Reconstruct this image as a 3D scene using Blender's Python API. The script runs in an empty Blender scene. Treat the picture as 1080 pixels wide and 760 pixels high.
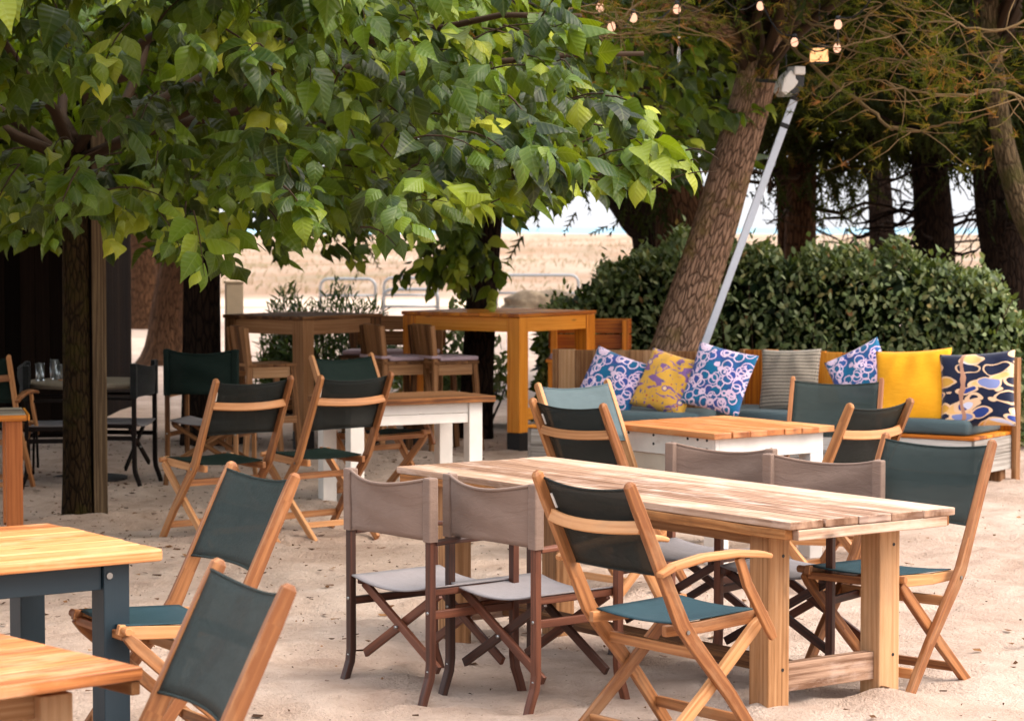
import bpy, math, random
import numpy as np
from mathutils import Vector, Matrix
random.seed(7)
rng = np.random.default_rng(7)
R = math.radians
scene = bpy.context.scene
COL = scene.collection

# ------------------------------------------------------------------ camera
F, H = 2600.0, 1.88                       # focal length in photo pixels, eye height in metres
PITCH = math.atan(140 / F)
CP, SP = math.cos(PITCH), math.sin(PITCH)
def ray(px, py):
    dx = (px - 540) / F; v = (380 - py) / F
    return Vector((dx, CP + v * SP, -SP + v * CP))
def G(px, py, z=0.0):                     # the point of the photo that lies at height z
    d = ray(px, py); return d * ((z - H) / d.z) + Vector((0, 0, H))
def at(px, py, Y):                        # the point of the photo that lies at distance Y
    d = ray(px, py); return d * (Y / d.y) + Vector((0, 0, H))
cam = bpy.data.cameras.new('camera')
cam.sensor_width = 36; cam.sensor_fit = 'HORIZONTAL'; cam.lens = 36 * F / 1080
cam.clip_start = .1; cam.clip_end = 60000
cam.dof.use_dof = True; cam.dof.focus_distance = 10.2; cam.dof.aperture_fstop = 6.3
co = bpy.data.objects.new('camera', cam); COL.objects.link(co)
co.location = (0, 0, H); co.rotation_euler = (math.pi / 2 - PITCH, 0, 0)
scene.camera = co

# ------------------------------------------------------------------ colours and materials
def lin(c):
    c = c / 255; return c / 12.92 if c <= .04045 else ((c + .055) / 1.055) ** 2.4
def S(r, g, b, k=1.0): return (lin(r) * k, lin(g) * k, lin(b) * k, 1)
class NT:
    def __init__(s, name):
        s.m = bpy.data.materials.new(name); s.m.use_nodes = True
        s.t = s.m.node_tree; s.t.nodes.clear()
        s.out = s.n('ShaderNodeOutputMaterial')
    def n(s, typ, **kw):
        nd = s.t.nodes.new(typ)
        for k, v in kw.items(): setattr(nd, k, v)
        return nd
    def l(s, a, b): s.t.links.new(a, b)
    def inp(s, nd, name, v):
        i = nd.inputs[name]
        if hasattr(v, 'links') or isinstance(v, bpy.types.NodeSocket): s.l(v, i)
        else: i.default_value = v
    def math(s, op, a, b=0.0, clamp=False):
        nd = s.n('ShaderNodeMath', operation=op, use_clamp=clamp)
        s.inp(nd, 0, a); s.inp(nd, 1, b); return nd.outputs[0]
    def ramp(s, fac, stops, interp='LINEAR'):
        nd = s.n('ShaderNodeValToRGB'); cr = nd.color_ramp; cr.interpolation = interp
        while len(cr.elements) > 1: cr.elements.remove(cr.elements[-1])
        for i, (p, c) in enumerate(stops):
            e = cr.elements[0] if i == 0 else cr.elements.new(p)
            e.position = p; e.color = c if len(c) == 4 else (*c, 1)
        s.l(fac, nd.inputs[0]); return nd.outputs[0]
    def mix(s, fac, a, b, blend='MIX'):
        nd = s.n('ShaderNodeMix', data_type='RGBA', blend_type=blend)
        s.inp(nd, 0, fac); s.inp(nd, 6, a); s.inp(nd, 7, b); return nd.outputs[2]
    def noise(s, vec, scale, detail=4, rough=.55, dist=0.0):
        nd = s.n('ShaderNodeTexNoise'); s.l(vec, nd.inputs['Vector'])
        nd.inputs['Scale'].default_value = scale; nd.inputs['Detail'].default_value = detail
        nd.inputs['Roughness'].default_value = rough; nd.inputs['Distortion'].default_value = dist
        return nd.outputs['Fac']
    def voro(s, vec, scale, out='Distance', feature='F1', rand=1.0):
        nd = s.n('ShaderNodeTexVoronoi', feature=feature); s.l(vec, nd.inputs['Vector'])
        nd.inputs['Scale'].default_value = scale; nd.inputs['Randomness'].default_value = rand
        return nd.outputs[out]
    def uv(s): return s.n('ShaderNodeTexCoord').outputs['UV']
    def obj(s): return s.n('ShaderNodeTexCoord').outputs['Object']
    def pos(s): return s.n('ShaderNodeNewGeometry').outputs['Position']
    def rnd(s): return s.n('ShaderNodeAttribute', attribute_type='GEOMETRY', attribute_name='rnd').outputs['Fac']
    def orand(s): return s.n('ShaderNodeObjectInfo').outputs['Random']
    def mapv(s, vec, scale=(1, 1, 1), loc=(0, 0, 0)):
        nd = s.n('ShaderNodeMapping'); s.l(vec, nd.inputs[0])
        nd.inputs['Scale'].default_value = scale
        if isinstance(loc, bpy.types.NodeSocket): s.l(loc, nd.inputs['Location'])
        else: nd.inputs['Location'].default_value = loc
        return nd.outputs[0]
    def bump(s, h, strength, dist=.01):
        nd = s.n('ShaderNodeBump'); nd.inputs['Strength'].default_value = strength
        nd.inputs['Distance'].default_value = dist; s.l(h, nd.inputs['Height']); return nd.outputs[0]
    def bsdf(s, color, rough=.6, spec=.4, normal=None, metal=0.0, **kw):
        b = s.n('ShaderNodeBsdfPrincipled')
        s.inp(b, 'Base Color', color); s.inp(b, 'Roughness', rough); s.inp(b, 'Specular IOR Level', spec)
        s.inp(b, 'Metallic', metal)
        if normal is not None: s.l(normal, b.inputs['Normal'])
        for k, v in kw.items(): s.inp(b, k.replace('_', ' '), v)
        return b.outputs[0]
    def end(s, sh): s.l(sh, s.out.inputs[0]); return s.m

def wood(name, dark, mid, light, rough=.55, spec=.35, knots=.6, bump=.35, stain=None, stain_amt=.5):
    t = NT(name)
    shift = t.n('ShaderNodeCombineXYZ')
    t.l(t.math('MULTIPLY', t.orand(), 37.0), shift.inputs[0]); t.l(t.math('MULTIPLY', t.orand(), 11.0), shift.inputs[1])
    base = t.mapv(t.uv(), (1, 1, 1), shift.outputs[0])
    g = t.noise(t.mapv(base, (1.3, 22, 1)), 1.0, 5, .6, 1.2)
    fib = t.noise(t.mapv(base, (6, 260, 1)), 1.0, 3, .7)
    ringc = t.n('ShaderNodeTexWave', wave_type='BANDS', bands_direction='Y')
    t.l(t.mapv(base, (.35, 9, 1)), ringc.inputs[0])
    ringc.inputs['Scale'].default_value = 1.1; ringc.inputs['Distortion'].default_value = 13; ringc.inputs['Detail'].default_value = 3
    ringc.inputs['Detail Scale'].default_value = 1.2
    f = t.math('ADD', t.math('MULTIPLY', g, .6), t.math('MULTIPLY', ringc.outputs['Fac'], .16))
    f = t.math('ADD', f, t.math('MULTIPLY', t.math('SUBTRACT', fib, .5), .34))
    f = t.math('ADD', f, t.math('MULTIPLY', t.math('SUBTRACT', t.rnd(), .5), .50))
    c = t.ramp(f, [(.12, dark), (.40, mid), (.72, light)])
    if knots:
        kd = t.voro(t.mapv(base, (2.3, 9.5, 1)), 1.0)
        k = t.math('MULTIPLY', t.math('LESS_THAN', kd, .5), t.ramp(kd, [(.03, (1, 1, 1)), (.13, (0, 0, 0))]))
        c = t.mix(t.math('MULTIPLY', k, knots), c, tuple(x * .28 for x in dark[:3]) + (1,))
    if stain:
        sn = t.noise(t.mapv(base, (2.0, 5, 1)), 1.6, 5, .65)
        sm = t.ramp(sn, [(.50, (0, 0, 0)), (.68, (1, 1, 1))])
        c = t.mix(t.math('MULTIPLY', sm, stain_amt), c, stain)
    rr = t.math('ADD', rough - .1, t.math('MULTIPLY', g, .25))
    return t.end(t.bsdf(c, rr, spec, t.bump(t.math('ADD', t.math('MULTIPLY', g, .5), fib), bump, .003)))
def painted(name, col, under, wear=.5, rough=.5):
    t = NT(name); b = t.uv()
    n1 = t.noise(t.mapv(b, (2.5, 30, 1)), 1.0, 5, .7); n2 = t.noise(t.mapv(t.obj(), (1, 1, 1)), 6, 4, .6)
    m = t.ramp(t.math('ADD', t.math('MULTIPLY', n1, .5), t.math('MULTIPLY', n2, .5)), [(.60, (0, 0, 0)), (.68, (1, 1, 1))])
    tint = t.mix(t.noise(t.obj(), 9, 3), tuple(x * .8 for x in col[:3]) + (1,), tuple(min(1, x * 1.12) for x in col[:3]) + (1,))
    c = t.mix(t.math('MULTIPLY', m, wear), tint, under)
    return t.end(t.bsdf(c, rough, .4, t.bump(n1, .25, .003)))
def cloth(name, col, var=.12, rough=.85, sheer=0.0, weave=520, sheen=.1):
    t = NT(name); o = t.obj()
    n = t.noise(o, 5, 4, .6); w = t.noise(o, weave, 1, .5)
    lo = tuple(x * (1 - var) for x in col[:3]) + (1,); hi = tuple(min(1, x * (1 + var)) for x in col[:3]) + (1,)
    c = t.mix(t.math('ADD', t.math('MULTIPLY', n, .6), t.math('MULTIPLY', w, .4)), lo, hi)
    fade = t.ramp(t.noise(t.mapv(o, (1, 1, 1.6)), 3.1, 6, .7), [(.42, (0, 0, 0)), (.62, (1, 1, 1))])
    c = t.mix(t.math('MULTIPLY', fade, .30), c, tuple(min(1, x * 1.35 + .012) for x in col[:3]) + (1,))
    crease = t.noise(t.mapv(o, (3, 3, 9)), 2.2, 5, .65, .6)
    nrm = t.bump(t.math('ADD', t.math('MULTIPLY', w, .12), crease), .5, .014)
    b = t.bsdf(c, rough, .12, nrm, Sheen_Weight=sheen)
    if sheer:
        tr = t.n('ShaderNodeBsdfTransparent'); mx = t.n('ShaderNodeMixShader')
        mx.inputs[0].default_value = sheer; t.l(b, mx.inputs[1]); t.l(tr.outputs[0], mx.inputs[2]); b = mx.outputs[0]
    return t.end(b)
def plain(name, col, rough=.5, spec=.4, metal=0.0, var=.1):
    t = NT(name); n = t.noise(t.obj(), 14, 4, .6)
    c = t.mix(n, tuple(x * (1 - var) for x in col[:3]) + (1,), tuple(min(1, x * (1 + var)) for x in col[:3]) + (1,))
    return t.end(t.bsdf(c, t.math('ADD', rough - .08, t.math('MULTIPLY', n, .16)), spec, t.bump(n, .08, .004), metal))
def glow(name, col, strength):
    t = NT(name); e = t.n('ShaderNodeEmission'); e.inputs[0].default_value = col; e.inputs[1].default_value = strength
    return t.end(e.outputs[0])
def bark(name, dark, light, moss=None, scale=1.0):
    t = NT(name); b = t.uv()
    n0 = t.noise(t.mapv(b, (3.2 * scale, 26 * scale, 1)), 1.0, 6, .65, 1.6)
    v = t.voro(t.mapv(b, (5.5 * scale, 17 * scale, 1)), 1.0, 'Distance', 'DISTANCE_TO_EDGE')
    crack = t.ramp(v, [(.0, (0, 0, 0)), (.16, (1, 1, 1))])
    h = t.math('ADD', t.math('MULTIPLY', crack, .6), t.math('MULTIPLY', n0, .8))
    c = t.ramp(h, [(.25, dark), (.95, light)])
    if moss:
        c = t.mix(t.math('MULTIPLY', t.ramp(t.noise(t.obj(), 3.2, 5, .65), [(.5, (0, 0, 0)), (.66, (1, 1, 1))]), .7), c, moss)
    return t.end(t.bsdf(c, .9, .05, t.bump(h, 1.0, .04)))
def leafmat(name, stops, trans=.35, rough=.42, spec=.4, veins=True, trcol=None):
    t = NT(name)
    c = t.ramp(t.rnd(), stops)
    nrm = None
    if veins:
        sx = t.n('ShaderNodeSeparateXYZ'); t.l(t.uv(), sx.inputs[0])
        ax = t.math('ABSOLUTE', sx.outputs[0])
        mid = t.math('LESS_THAN', ax, .05)
        w = t.math('SINE', t.math('MULTIPLY', t.math('SUBTRACT', sx.outputs[1], t.math('MULTIPLY', ax, .22)), 44.0))
        side = t.math('GREATER_THAN', w, .86)
        vm = t.math('MAXIMUM', t.math('MULTIPLY', side, .35), t.math('MULTIPLY', mid, .6))
        c = t.mix(t.math('MULTIPLY', vm, .24), c, S(170, 185, 110))
        nrm = t.bump(w, .25, .004)
    c = t.mix(t.math('MULTIPLY', t.noise(t.pos(), 9, 3), .35), c, tuple(x * .55 for x in stops[0][1][:3]) + (1,))
    b = t.bsdf(c, rough, spec, nrm)
    tl = t.n('ShaderNodeBsdfTranslucent')
    t.l(t.mix(.5, c, trcol or S(150, 165, 20)), tl.inputs[0])
    mx = t.n('ShaderNodeMixShader'); mx.inputs[0].default_value = trans
    t.l(b, mx.inputs[1]); t.l(tl.outputs[0], mx.inputs[2])
    return t.end(mx.outputs[0])

# ------------------------------------------------------------------ mesh builder
class MB:
    def __init__(s): s.v = []; s.f = []; s.uv = []; s.r = []; s.mi = []
    def face(s, idx, uvs, r, mi=0): s.f.append(idx); s.uv.append(uvs); s.r.append(r); s.mi.append(mi)
    def sweep(s, path, side, w, d, r=None, mi=0, cap=True):
        """rectangular section w (along side) x d, swept along a path; w, d may be lists; grain runs along the path"""
        P = [Vector(p) for p in path]; n = len(P)
        ws = w if isinstance(w, (list, tuple)) else [w] * n
        ds = d if isinstance(d, (list, tuple)) else [d] * n
        side = Vector(side).normalized(); r = random.random() if r is None else r
        ou, ov = random.random() * 40, random.random() * 40
        b = len(s.v); L = [0.0]
        for i in range(n):
            if i: L.append(L[-1] + (P[i] - P[i - 1]).length)
            t = (P[min(i + 1, n - 1)] - P[max(i - 1, 0)]).normalized()
            sd = (side - t * side.dot(t)).normalized(); nn = sd.cross(t).normalized()
            k = 1.0
            if 0 < i < n - 1:
                a = (P[i] - P[i - 1]).normalized(); k = 1 / max(.5, a.dot(t))
            for (a, c) in ((-1, -1), (1, -1), (1, 1), (-1, 1)):
                s.v.append(P[i] + sd * (a * ws[i] / 2) + nn * (c * ds[i] / 2 * k))
        for i in range(n - 1):
            per = [0, ws[i], ws[i] + ds[i], 2 * ws[i] + ds[i], 2 * ws[i] + 2 * ds[i]]
            for k in range(4):
                q = [b + 4 * i + k, b + 4 * i + (k + 1) % 4, b + 4 * i + 4 + (k + 1) % 4, b + 4 * i + 4 + k]
                s.face(q, [(ou + L[i], ov + per[k]), (ou + L[i], ov + per[k + 1]), (ou + L[i + 1], ov + per[k + 1]), (ou + L[i + 1], ov + per[k])], r, mi)
        if cap:
            for (i, rev) in ((0, True), (n - 1, False)):
                q = [b + 4 * i + k for k in range(4)]
                u = [(ou, ov), (ou, ov + ws[i] * .16), (ou + ds[i] * 3, ov + ws[i] * .16), (ou + ds[i] * 3, ov)]
                if rev: q = q[::-1]; u = u[::-1]
                s.face(q, u, r * .5, mi)
        return s
    def bar(s, a, b, side, w, d, **k): return s.sweep([a, b], side, w, d, **k)
    def box(s, lo, hi, grain=0, **k):
        """axis aligned box whose grain runs along axis `grain`"""
        lo, hi = Vector(lo), Vector(hi); c = (lo + hi) / 2; e = hi - lo
        a = c.copy(); b = c.copy(); a[grain] = lo[grain]; b[grain] = hi[grain]
        si = (grain + 1) % 3; oi = (grain + 2) % 3
        side = Vector((0, 0, 0)); side[si] = 1
        return s.sweep([a, b], side, e[si], e[oi], **k)
    def tube(s, path, rad, n=8, r=None, mi=0, cap=True, wob=0.0):
        P = [Vector(p) for p in path]; m = len(P)
        rs = rad if isinstance(rad, (list, tuple)) else [rad] * m
        r = random.random() if r is None else r
        b = len(s.v); L = 0.0; Ls = []
        ref = Vector((.31, .17, .93)) if abs((P[-1] - P[0]).normalized().z) < .9 else Vector((1, .2, 0))
        ph = [random.random() * 6.28 for _ in range(4)]
        for i in range(m):
            if i: L += (P[i] - P[i - 1]).length
            Ls.append(L)
            t = (P[min(i + 1, m - 1)] - P[max(i - 1, 0)]).normalized()
            a = (ref - t * ref.dot(t)).normalized(); c = t.cross(a)
            for k in range(n):
                th = 2 * math.pi * k / n
                q = rs[i]
                if wob: q *= 1 + wob * (math.sin(3 * th + ph[0] + L * .8) * .5 + math.sin(5 * th + ph[1] - L * 1.1) * .35 + math.sin(9 * th + ph[2] + 2 * L) * .3)
                s.v.append(P[i] + a * (q * math.cos(th)) + c * (q * math.sin(th)))
        for i in range(m - 1):
            for k in range(n):
                q = [b + n * i + k, b + n * i + (k + 1) % n, b + n * (i + 1) + (k + 1) % n, b + n * (i + 1) + k]
                p0, p1 = 2 * math.pi * rs[0] * k / n, 2 * math.pi * rs[0] * (k + 1) / n
                s.face(q, [(Ls[i], p0), (Ls[i], p1), (Ls[i + 1], p1), (Ls[i + 1], p0)], r, mi)
        if cap:
            s.face([b + k for k in range(n)][::-1], [(0, 0)] * n, r, mi)
            s.face([b + n * (m - 1) + k for k in range(n)], [(0, 0)] * n, r, mi)
        return s
    def lathe(s, prof, c=(0, 0, 0), n=20, r=.5, mi=0):
        c = Vector(c); b = len(s.v)
        for (rr, z) in prof:
            for k in range(n): s.v.append(c + Vector((rr * math.cos(2 * math.pi * k / n), rr * math.sin(2 * math.pi * k / n), z)))
        for i in range(len(prof) - 1):
            for k in range(n):
                s.face([b + n * i + k, b + n * i + (k + 1) % n, b + n * (i + 1) + (k + 1) % n, b + n * (i + 1) + k], [(0, 0)] * 4, r, mi)
        return s
    def grid(s, fn, nu, nv, r=.5, mi=0):
        b = len(s.v)
        for i in range(nu + 1):
            for j in range(nv + 1): s.v.append(Vector(fn(i / nu, j / nv)))
        for i in range(nu):
            for j in range(nv):
                q = [b + i * (nv + 1) + j, b + (i + 1) * (nv + 1) + j, b + (i + 1) * (nv + 1) + j + 1, b + i * (nv + 1) + j + 1]
                s.face(q, [(i / nu, j / nv), ((i + 1) / nu, j / nv), ((i + 1) / nu, (j + 1) / nv), (i / nu, (j + 1) / nv)], r, mi)
        return s
    def build(s, name, mat, parent=None, bevel=0.0, smooth=False, solid=0.0, xf=None, sub=0):
        me = bpy.data.meshes.new(name)
        vs = [xf @ v for v in s.v] if xf is not None else s.v
        me.from_pydata([tuple(v) for v in vs], [], s.f)
        ul = me.uv_layers.new(name='UVMap')
        ul.data.foreach_set('uv', [c for f in s.uv for p in f for c in p])
        at_ = me.attributes.new('rnd', 'FLOAT', 'FACE'); at_.data.foreach_set('value', s.r)
        for m in (mat if isinstance(mat, (list, tuple)) else [mat]): me.materials.append(m)
        me.polygons.foreach_set('material_index', s.mi)
        if smooth: me.polygons.foreach_set('use_smooth', [True] * len(s.f))
        me.update()
        o = bpy.data.objects.new(name, me); COL.objects.link(o)
        if parent: o.parent = parent
        if sub:
            md = o.modifiers.new('sub', 'SUBSURF'); md.levels = md.render_levels = sub
        if solid:
            md = o.modifiers.new('solid', 'SOLIDIFY'); md.thickness = solid; md.offset = 0
        if bevel:
            md = o.modifiers.new('bevel', 'BEVEL'); md.width = bevel; md.segments = 2; md.limit_method = 'ANGLE'; md.angle_limit = R(38)
            md.harden_normals = False
        return o
def npmesh(name, V, Q, mat, parent=None, uv=None, rnd=None, smooth=False):
    """mesh from numpy arrays: V (n,3), Q (m,k)"""
    me = bpy.data.meshes.new(name); m, k = Q.shape
    me.vertices.add(len(V)); me.vertices.foreach_set('co', np.ascontiguousarray(V, np.float32).ravel())
    me.loops.add(m * k); me.loops.foreach_set('vertex_index', np.ascontiguousarray(Q, np.int32).ravel())
    me.polygons.add(m); me.polygons.foreach_set('loop_start', np.arange(0, m * k, k, dtype=np.int32))
    if uv is not None:
        ul = me.uv_layers.new(name='UVMap'); ul.data.foreach_set('uv', np.ascontiguousarray(uv, np.float32).ravel())
    if rnd is not None:
        a = me.attributes.new('rnd', 'FLOAT', 'FACE'); a.data.foreach_set('value', np.ascontiguousarray(rnd, np.float32))
    me.materials.append(mat)
    if smooth: me.polygons.foreach_set('use_smooth', np.ones(m, bool))
    me.update(calc_edges=True); me.validate()
    o = bpy.data.objects.new(name, me); COL.objects.link(o)
    if parent: o.parent = parent
    return o
def tag(o, label=None, cat=None, group=None, kind=None):
    if label: o['label'] = label
    if cat: o['category'] = cat
    if group: o['group'] = group
    if kind: o['kind'] = kind
    return o
def thing(name, label, cat, loc=(0, 0, 0), rz=0.0, group=None):
    o = bpy.data.objects.new(name, None); COL.objects.link(o)
    o.empty_display_size = .1; o.location = loc; o.rotation_euler = (0, 0, rz)
    return tag(o, label, cat, group)
def dup(root, loc, rz, label, group=None):
    r = root.copy(); COL.objects.link(r); r.location = loc; r.rotation_euler = (0, 0, rz); r['label'] = label
    if group: r['group'] = group
    for ch in list(root.children):
        c = ch.copy(); COL.objects.link(c); c.parent = r
        for g in list(ch.children):
            d = g.copy(); COL.objects.link(d); d.parent = c
    return r
# ------------------------------------------------------------------ materials
M = {}
M['teak'] = wood('teak', S(120, 72, 40), S(172, 115, 70), S(200, 147, 100), .5, .3, 0, .2, S(166, 130, 96), .45)
M['mahogany'] = wood('mahogany', S(48, 25, 16), S(86, 46, 30), S(118, 69, 47), .5, .4, 0, .15)
M['darkwood'] = wood('dark_wood', S(14, 10, 9), S(24, 16, 13), S(36, 25, 20), .55, .12, 0, .15)
M['pine'] = wood('weathered_pine', S(104, 72, 52), S(176, 142, 118), S(206, 180, 160), .65, .25, .9, .45, S(216, 194, 180), .5)
M['pine_edge'] = wood('rough_pine', S(84, 48, 24), S(158, 102, 56), S(200, 148, 98), .7, .25, .8, .6, S(70, 44, 26), .55)
M['pine_leg'] = wood('planed_pine', S(112, 72, 40), S(164, 118, 78), S(192, 150, 110), .65, .25, .9, .4, S(150, 118, 90), .4)
M['honey'] = wood('honey_wood', S(122, 66, 32), S(188, 116, 64), S(216, 158, 106), .42, .4, .8, .3, S(218, 176, 136), .45)
M['orange'] = wood('orange_wood', S(150, 74, 10), S(216, 128, 26), S(232, 154, 56), .45, .4, .8, .25)
M['brownwood'] = wood('brown_wood', S(76, 47, 27), S(138, 94, 58), S(172, 126, 88), .65, .2, .9, .4)
M['redwood'] = wood('red_brown_wood', S(92, 42, 16), S(156, 80, 34), S(186, 108, 56), .55, .3, .8, .35)
M['greywood'] = wood('grey_wood', S(88, 78, 66), S(140, 128, 112), S(176, 164, 148), .75, .2, .7, .5)
M['palegrey'] = wood('silvered_wood', S(120, 112, 104), S(168, 162, 154), S(198, 194, 188), .75, .2, .7, .5)
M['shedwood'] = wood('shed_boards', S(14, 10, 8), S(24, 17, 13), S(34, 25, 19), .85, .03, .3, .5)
M['oldboard'] = wood('old_board', S(70, 56, 42), S(110, 92, 70), S(140, 122, 96), .85, .05, .5, .5)
M['white'] = painted('white_paint', S(222, 216, 208), S(150, 120, 92), .3)
M['cream'] = painted('cream_paint', S(206, 194, 176), S(150, 122, 92), .35)
M['tealpaint'] = painted('teal_paint', S(24, 42, 51), S(16, 26, 32), .5)
M['black'] = painted('black_paint', S(18, 16, 15), S(52, 42, 34), .35)
M['mesh'] = cloth('mesh_fabric', S(42, 52, 50), .1, .6, .16, 700, 0)
M['mesh_dark'] = cloth('dark_mesh_fabric', S(34, 38, 36), .1, .6, .14, 700, 0)
M['mesh_blue'] = cloth('blue_grey_mesh_fabric', S(84, 100, 104), .1, .6, .08, 700, 0)
M['seat_teal'] = cloth('teal_seat_fabric', S(38, 62, 69), .1, .6, .05, 700, 0)
M['seat_green'] = cloth('dark_green_fabric', S(18, 34, 29), .1, .7, .05, 700, 0)
M['black_cloth'] = cloth('black_canvas', S(24, 26, 26), .1, .8)
M['taupe'] = cloth('taupe_canvas', S(120, 99, 87), .1, .9)
M['greycanvas'] = cloth('pale_grey_canvas', S(120, 114, 114), .08, .9)
M['cushion'] = cloth('slate_cushion_cloth', S(70, 86, 90), .1, .9)
M['lilac'] = cloth('lilac_cushion_cloth', S(176, 152, 158), .1, .9)
M['tagwhite'] = plain('white_label', S(220, 215, 205), .7)
M['steel'] = plain('steel', S(150, 150, 148), .35, .5, 1.0)
M['alu'] = plain('grey_aluminium', S(186, 194, 204), .38, .5, .75)
M['galv'] = plain('galvanised_steel', S(126, 130, 132), .45, .5, .6)
M['blackplastic'] = plain('black_plastic', S(22, 22, 23), .45)
M['whiteplastic'] = plain('white_plastic', S(205, 200, 192), .45)
M['concrete'] = plain('pale_post', S(206, 182, 152), .85, .2, 0, .15)
M['cable'] = plain('cable', S(20, 18, 16), .6)
M['stone'] = (lambda t: t.end(t.bsdf(t.ramp(t.noise(t.obj(), 3, 7, .65), [(.3, S(54, 45, 35)), (.5, S(98, 84, 68)), (.7, S(134, 118, 96))]), .9, .2,
              t.bump(t.noise(t.obj(), 7, 8, .7), .8, .06))))(NT('stone'))
M['bulb'] = glow('warm_bulb', (1, .56, .38, 1), .34)
M['lamp'] = glow('warm_lantern', (1, .50, .22, 1), .40)
def glassmat():
    t = NT('glass'); g = t.n('ShaderNodeBsdfPrincipled'); g.inputs['Base Color'].default_value = (.9, .95, .95, 1)
    g.inputs['Roughness'].default_value = .05; g.inputs['Transmission Weight'].default_value = .95; return t.end(g.outputs[0])
M['glass'] = glassmat()
M['bark_pine'] = bark('reddish_bark', S(50, 34, 26), S(172, 138, 114), S(128, 108, 54), 1.5)
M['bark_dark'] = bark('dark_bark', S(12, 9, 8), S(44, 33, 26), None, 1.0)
M['bark_brown'] = bark('brown_bark', S(28, 18, 12), S(90, 63, 44), None, 1.0)
M['bark_mossy'] = bark('mossy_bark', S(16, 12, 8), S(58, 44, 28), S(60, 56, 20), 1.6)
M['bark_grey'] = bark('grey_bark', S(40, 33, 24), S(116, 98, 74), S(84, 82, 44), 1.3)
M['twig'] = plain('bare_twig', S(108, 86, 56), .8, .2, 0, .25)
M['stem'] = plain('brown_stem', S(56, 41, 28), .8, .2, 0, .25)
M['leaf'] = leafmat('broad_leaf', [(0, S(14, 32, 14)), (.3, S(36, 66, 20)), (.55, S(92, 120, 26)), (1, S(196, 200, 70))], .36, .40, .3)
M['hedge'] = leafmat('hedge_leaf', [(0, S(54, 70, 42)), (.4, S(104, 124, 74)), (.82, S(160, 172, 126)), (.96, S(160, 156, 102)), (1, S(150, 100, 60))], .25, .45, .25, False)
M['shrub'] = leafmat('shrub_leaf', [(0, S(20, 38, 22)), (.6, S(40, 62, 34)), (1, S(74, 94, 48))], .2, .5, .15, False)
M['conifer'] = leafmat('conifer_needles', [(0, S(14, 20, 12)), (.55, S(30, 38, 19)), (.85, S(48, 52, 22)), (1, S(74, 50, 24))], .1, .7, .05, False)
M['conifer_warm'] = leafmat('browning_needles', [(0, S(34, 44, 16)), (.45, S(70, 76, 24)), (.78, S(112, 92, 34)), (.9, S(140, 86, 44)), (1, S(150, 88, 56))], .3, .6, .08, False)
M['grass'] = leafmat('dry_grass', [(0, S(126, 108, 84)), (.6, S(150, 132, 108)), (1, S(100, 100, 66))], .2, .8, .1, False, S(200, 160, 90))

def sandmat():
    t = NT('sand'); p = t.pos()
    big = t.noise(p, .55, 5, .6); mid = t.noise(p, 3.2, 6, .65); fine = t.noise(p, 60, 4, .7); grit = t.noise(p, 340, 2, .6)
    c = t.ramp(t.math('ADD', t.math('MULTIPLY', big, .45), t.math('MULTIPLY', mid, .55)),
               [(.32, S(182, 154, 136)), (.5, S(210, 185, 167)), (.66, S(226, 205, 189))])
    c = t.mix(t.math('MULTIPLY', t.ramp(fine, [(.58, (0, 0, 0)), (.72, (1, 1, 1))]), .35), c, S(146, 112, 84))
    spk = t.voro(p, 26, 'Distance'); spr = t.voro(p, 26, 'Color')
    sep = t.n('ShaderNodeSeparateColor'); t.l(spr, sep.inputs[0])
    m = t.math('MULTIPLY', t.math('LESS_THAN', spk, .13), t.math('GREATER_THAN', sep.outputs[0], .72))
    c = t.mix(t.math('MULTIPLY', m, .75), c, S(84, 58, 38))
    wet = t.ramp(t.noise(p, 1.3, 6, .7), [(.50, (0, 0, 0)), (.66, (1, 1, 1))])
    c = t.mix(t.math('MULTIPLY', wet, .28), c, S(158, 128, 106))
    # towards the dunes: dry grass, turf and a pale track
    sx = t.n('ShaderNodeSeparateXYZ'); t.l(p, sx.inputs[0])
    far = t.n('ShaderNodeMapRange', clamp=True); t.l(sx.outputs[1], far.inputs[0]); far.inputs[1].default_value = 62; far.inputs[2].default_value = 70
    pm = t.mapv(p, (.04, .012, 1))
    fld = t.ramp(t.noise(pm, 1.0, 7, .7), [(.34, S(112, 110, 80)), (.45, S(148, 126, 106)), (.56, S(170, 152, 134)), (.66, S(124, 118, 84))])
    gf = t.ramp(t.noise(t.mapv(p, (.3, .09, 1)), 1.0, 6, .7), [(.42, (0, 0, 0)), (.62, (1, 1, 1))])
    fld = t.mix(t.math('MULTIPLY', gf, .5), fld, S(150, 112, 84))
    c = t.mix(far.outputs[0], c, fld)
    foot = t.voro(t.mapv(p, (2.6, 3.2, 1)), 1.0, 'Distance', 'SMOOTH_F1')
    h = t.math('ADD', t.math('ADD', t.math('MULTIPLY', mid, .9), t.math('MULTIPLY', foot, .5)), t.math('ADD', t.math('MULTIPLY', fine, .30), t.math('MULTIPLY', grit, .06)))
    return t.end(t.bsdf(c, .95, .12, t.bump(h, 1.0, .13)))
M['sand'] = sandmat()

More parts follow.
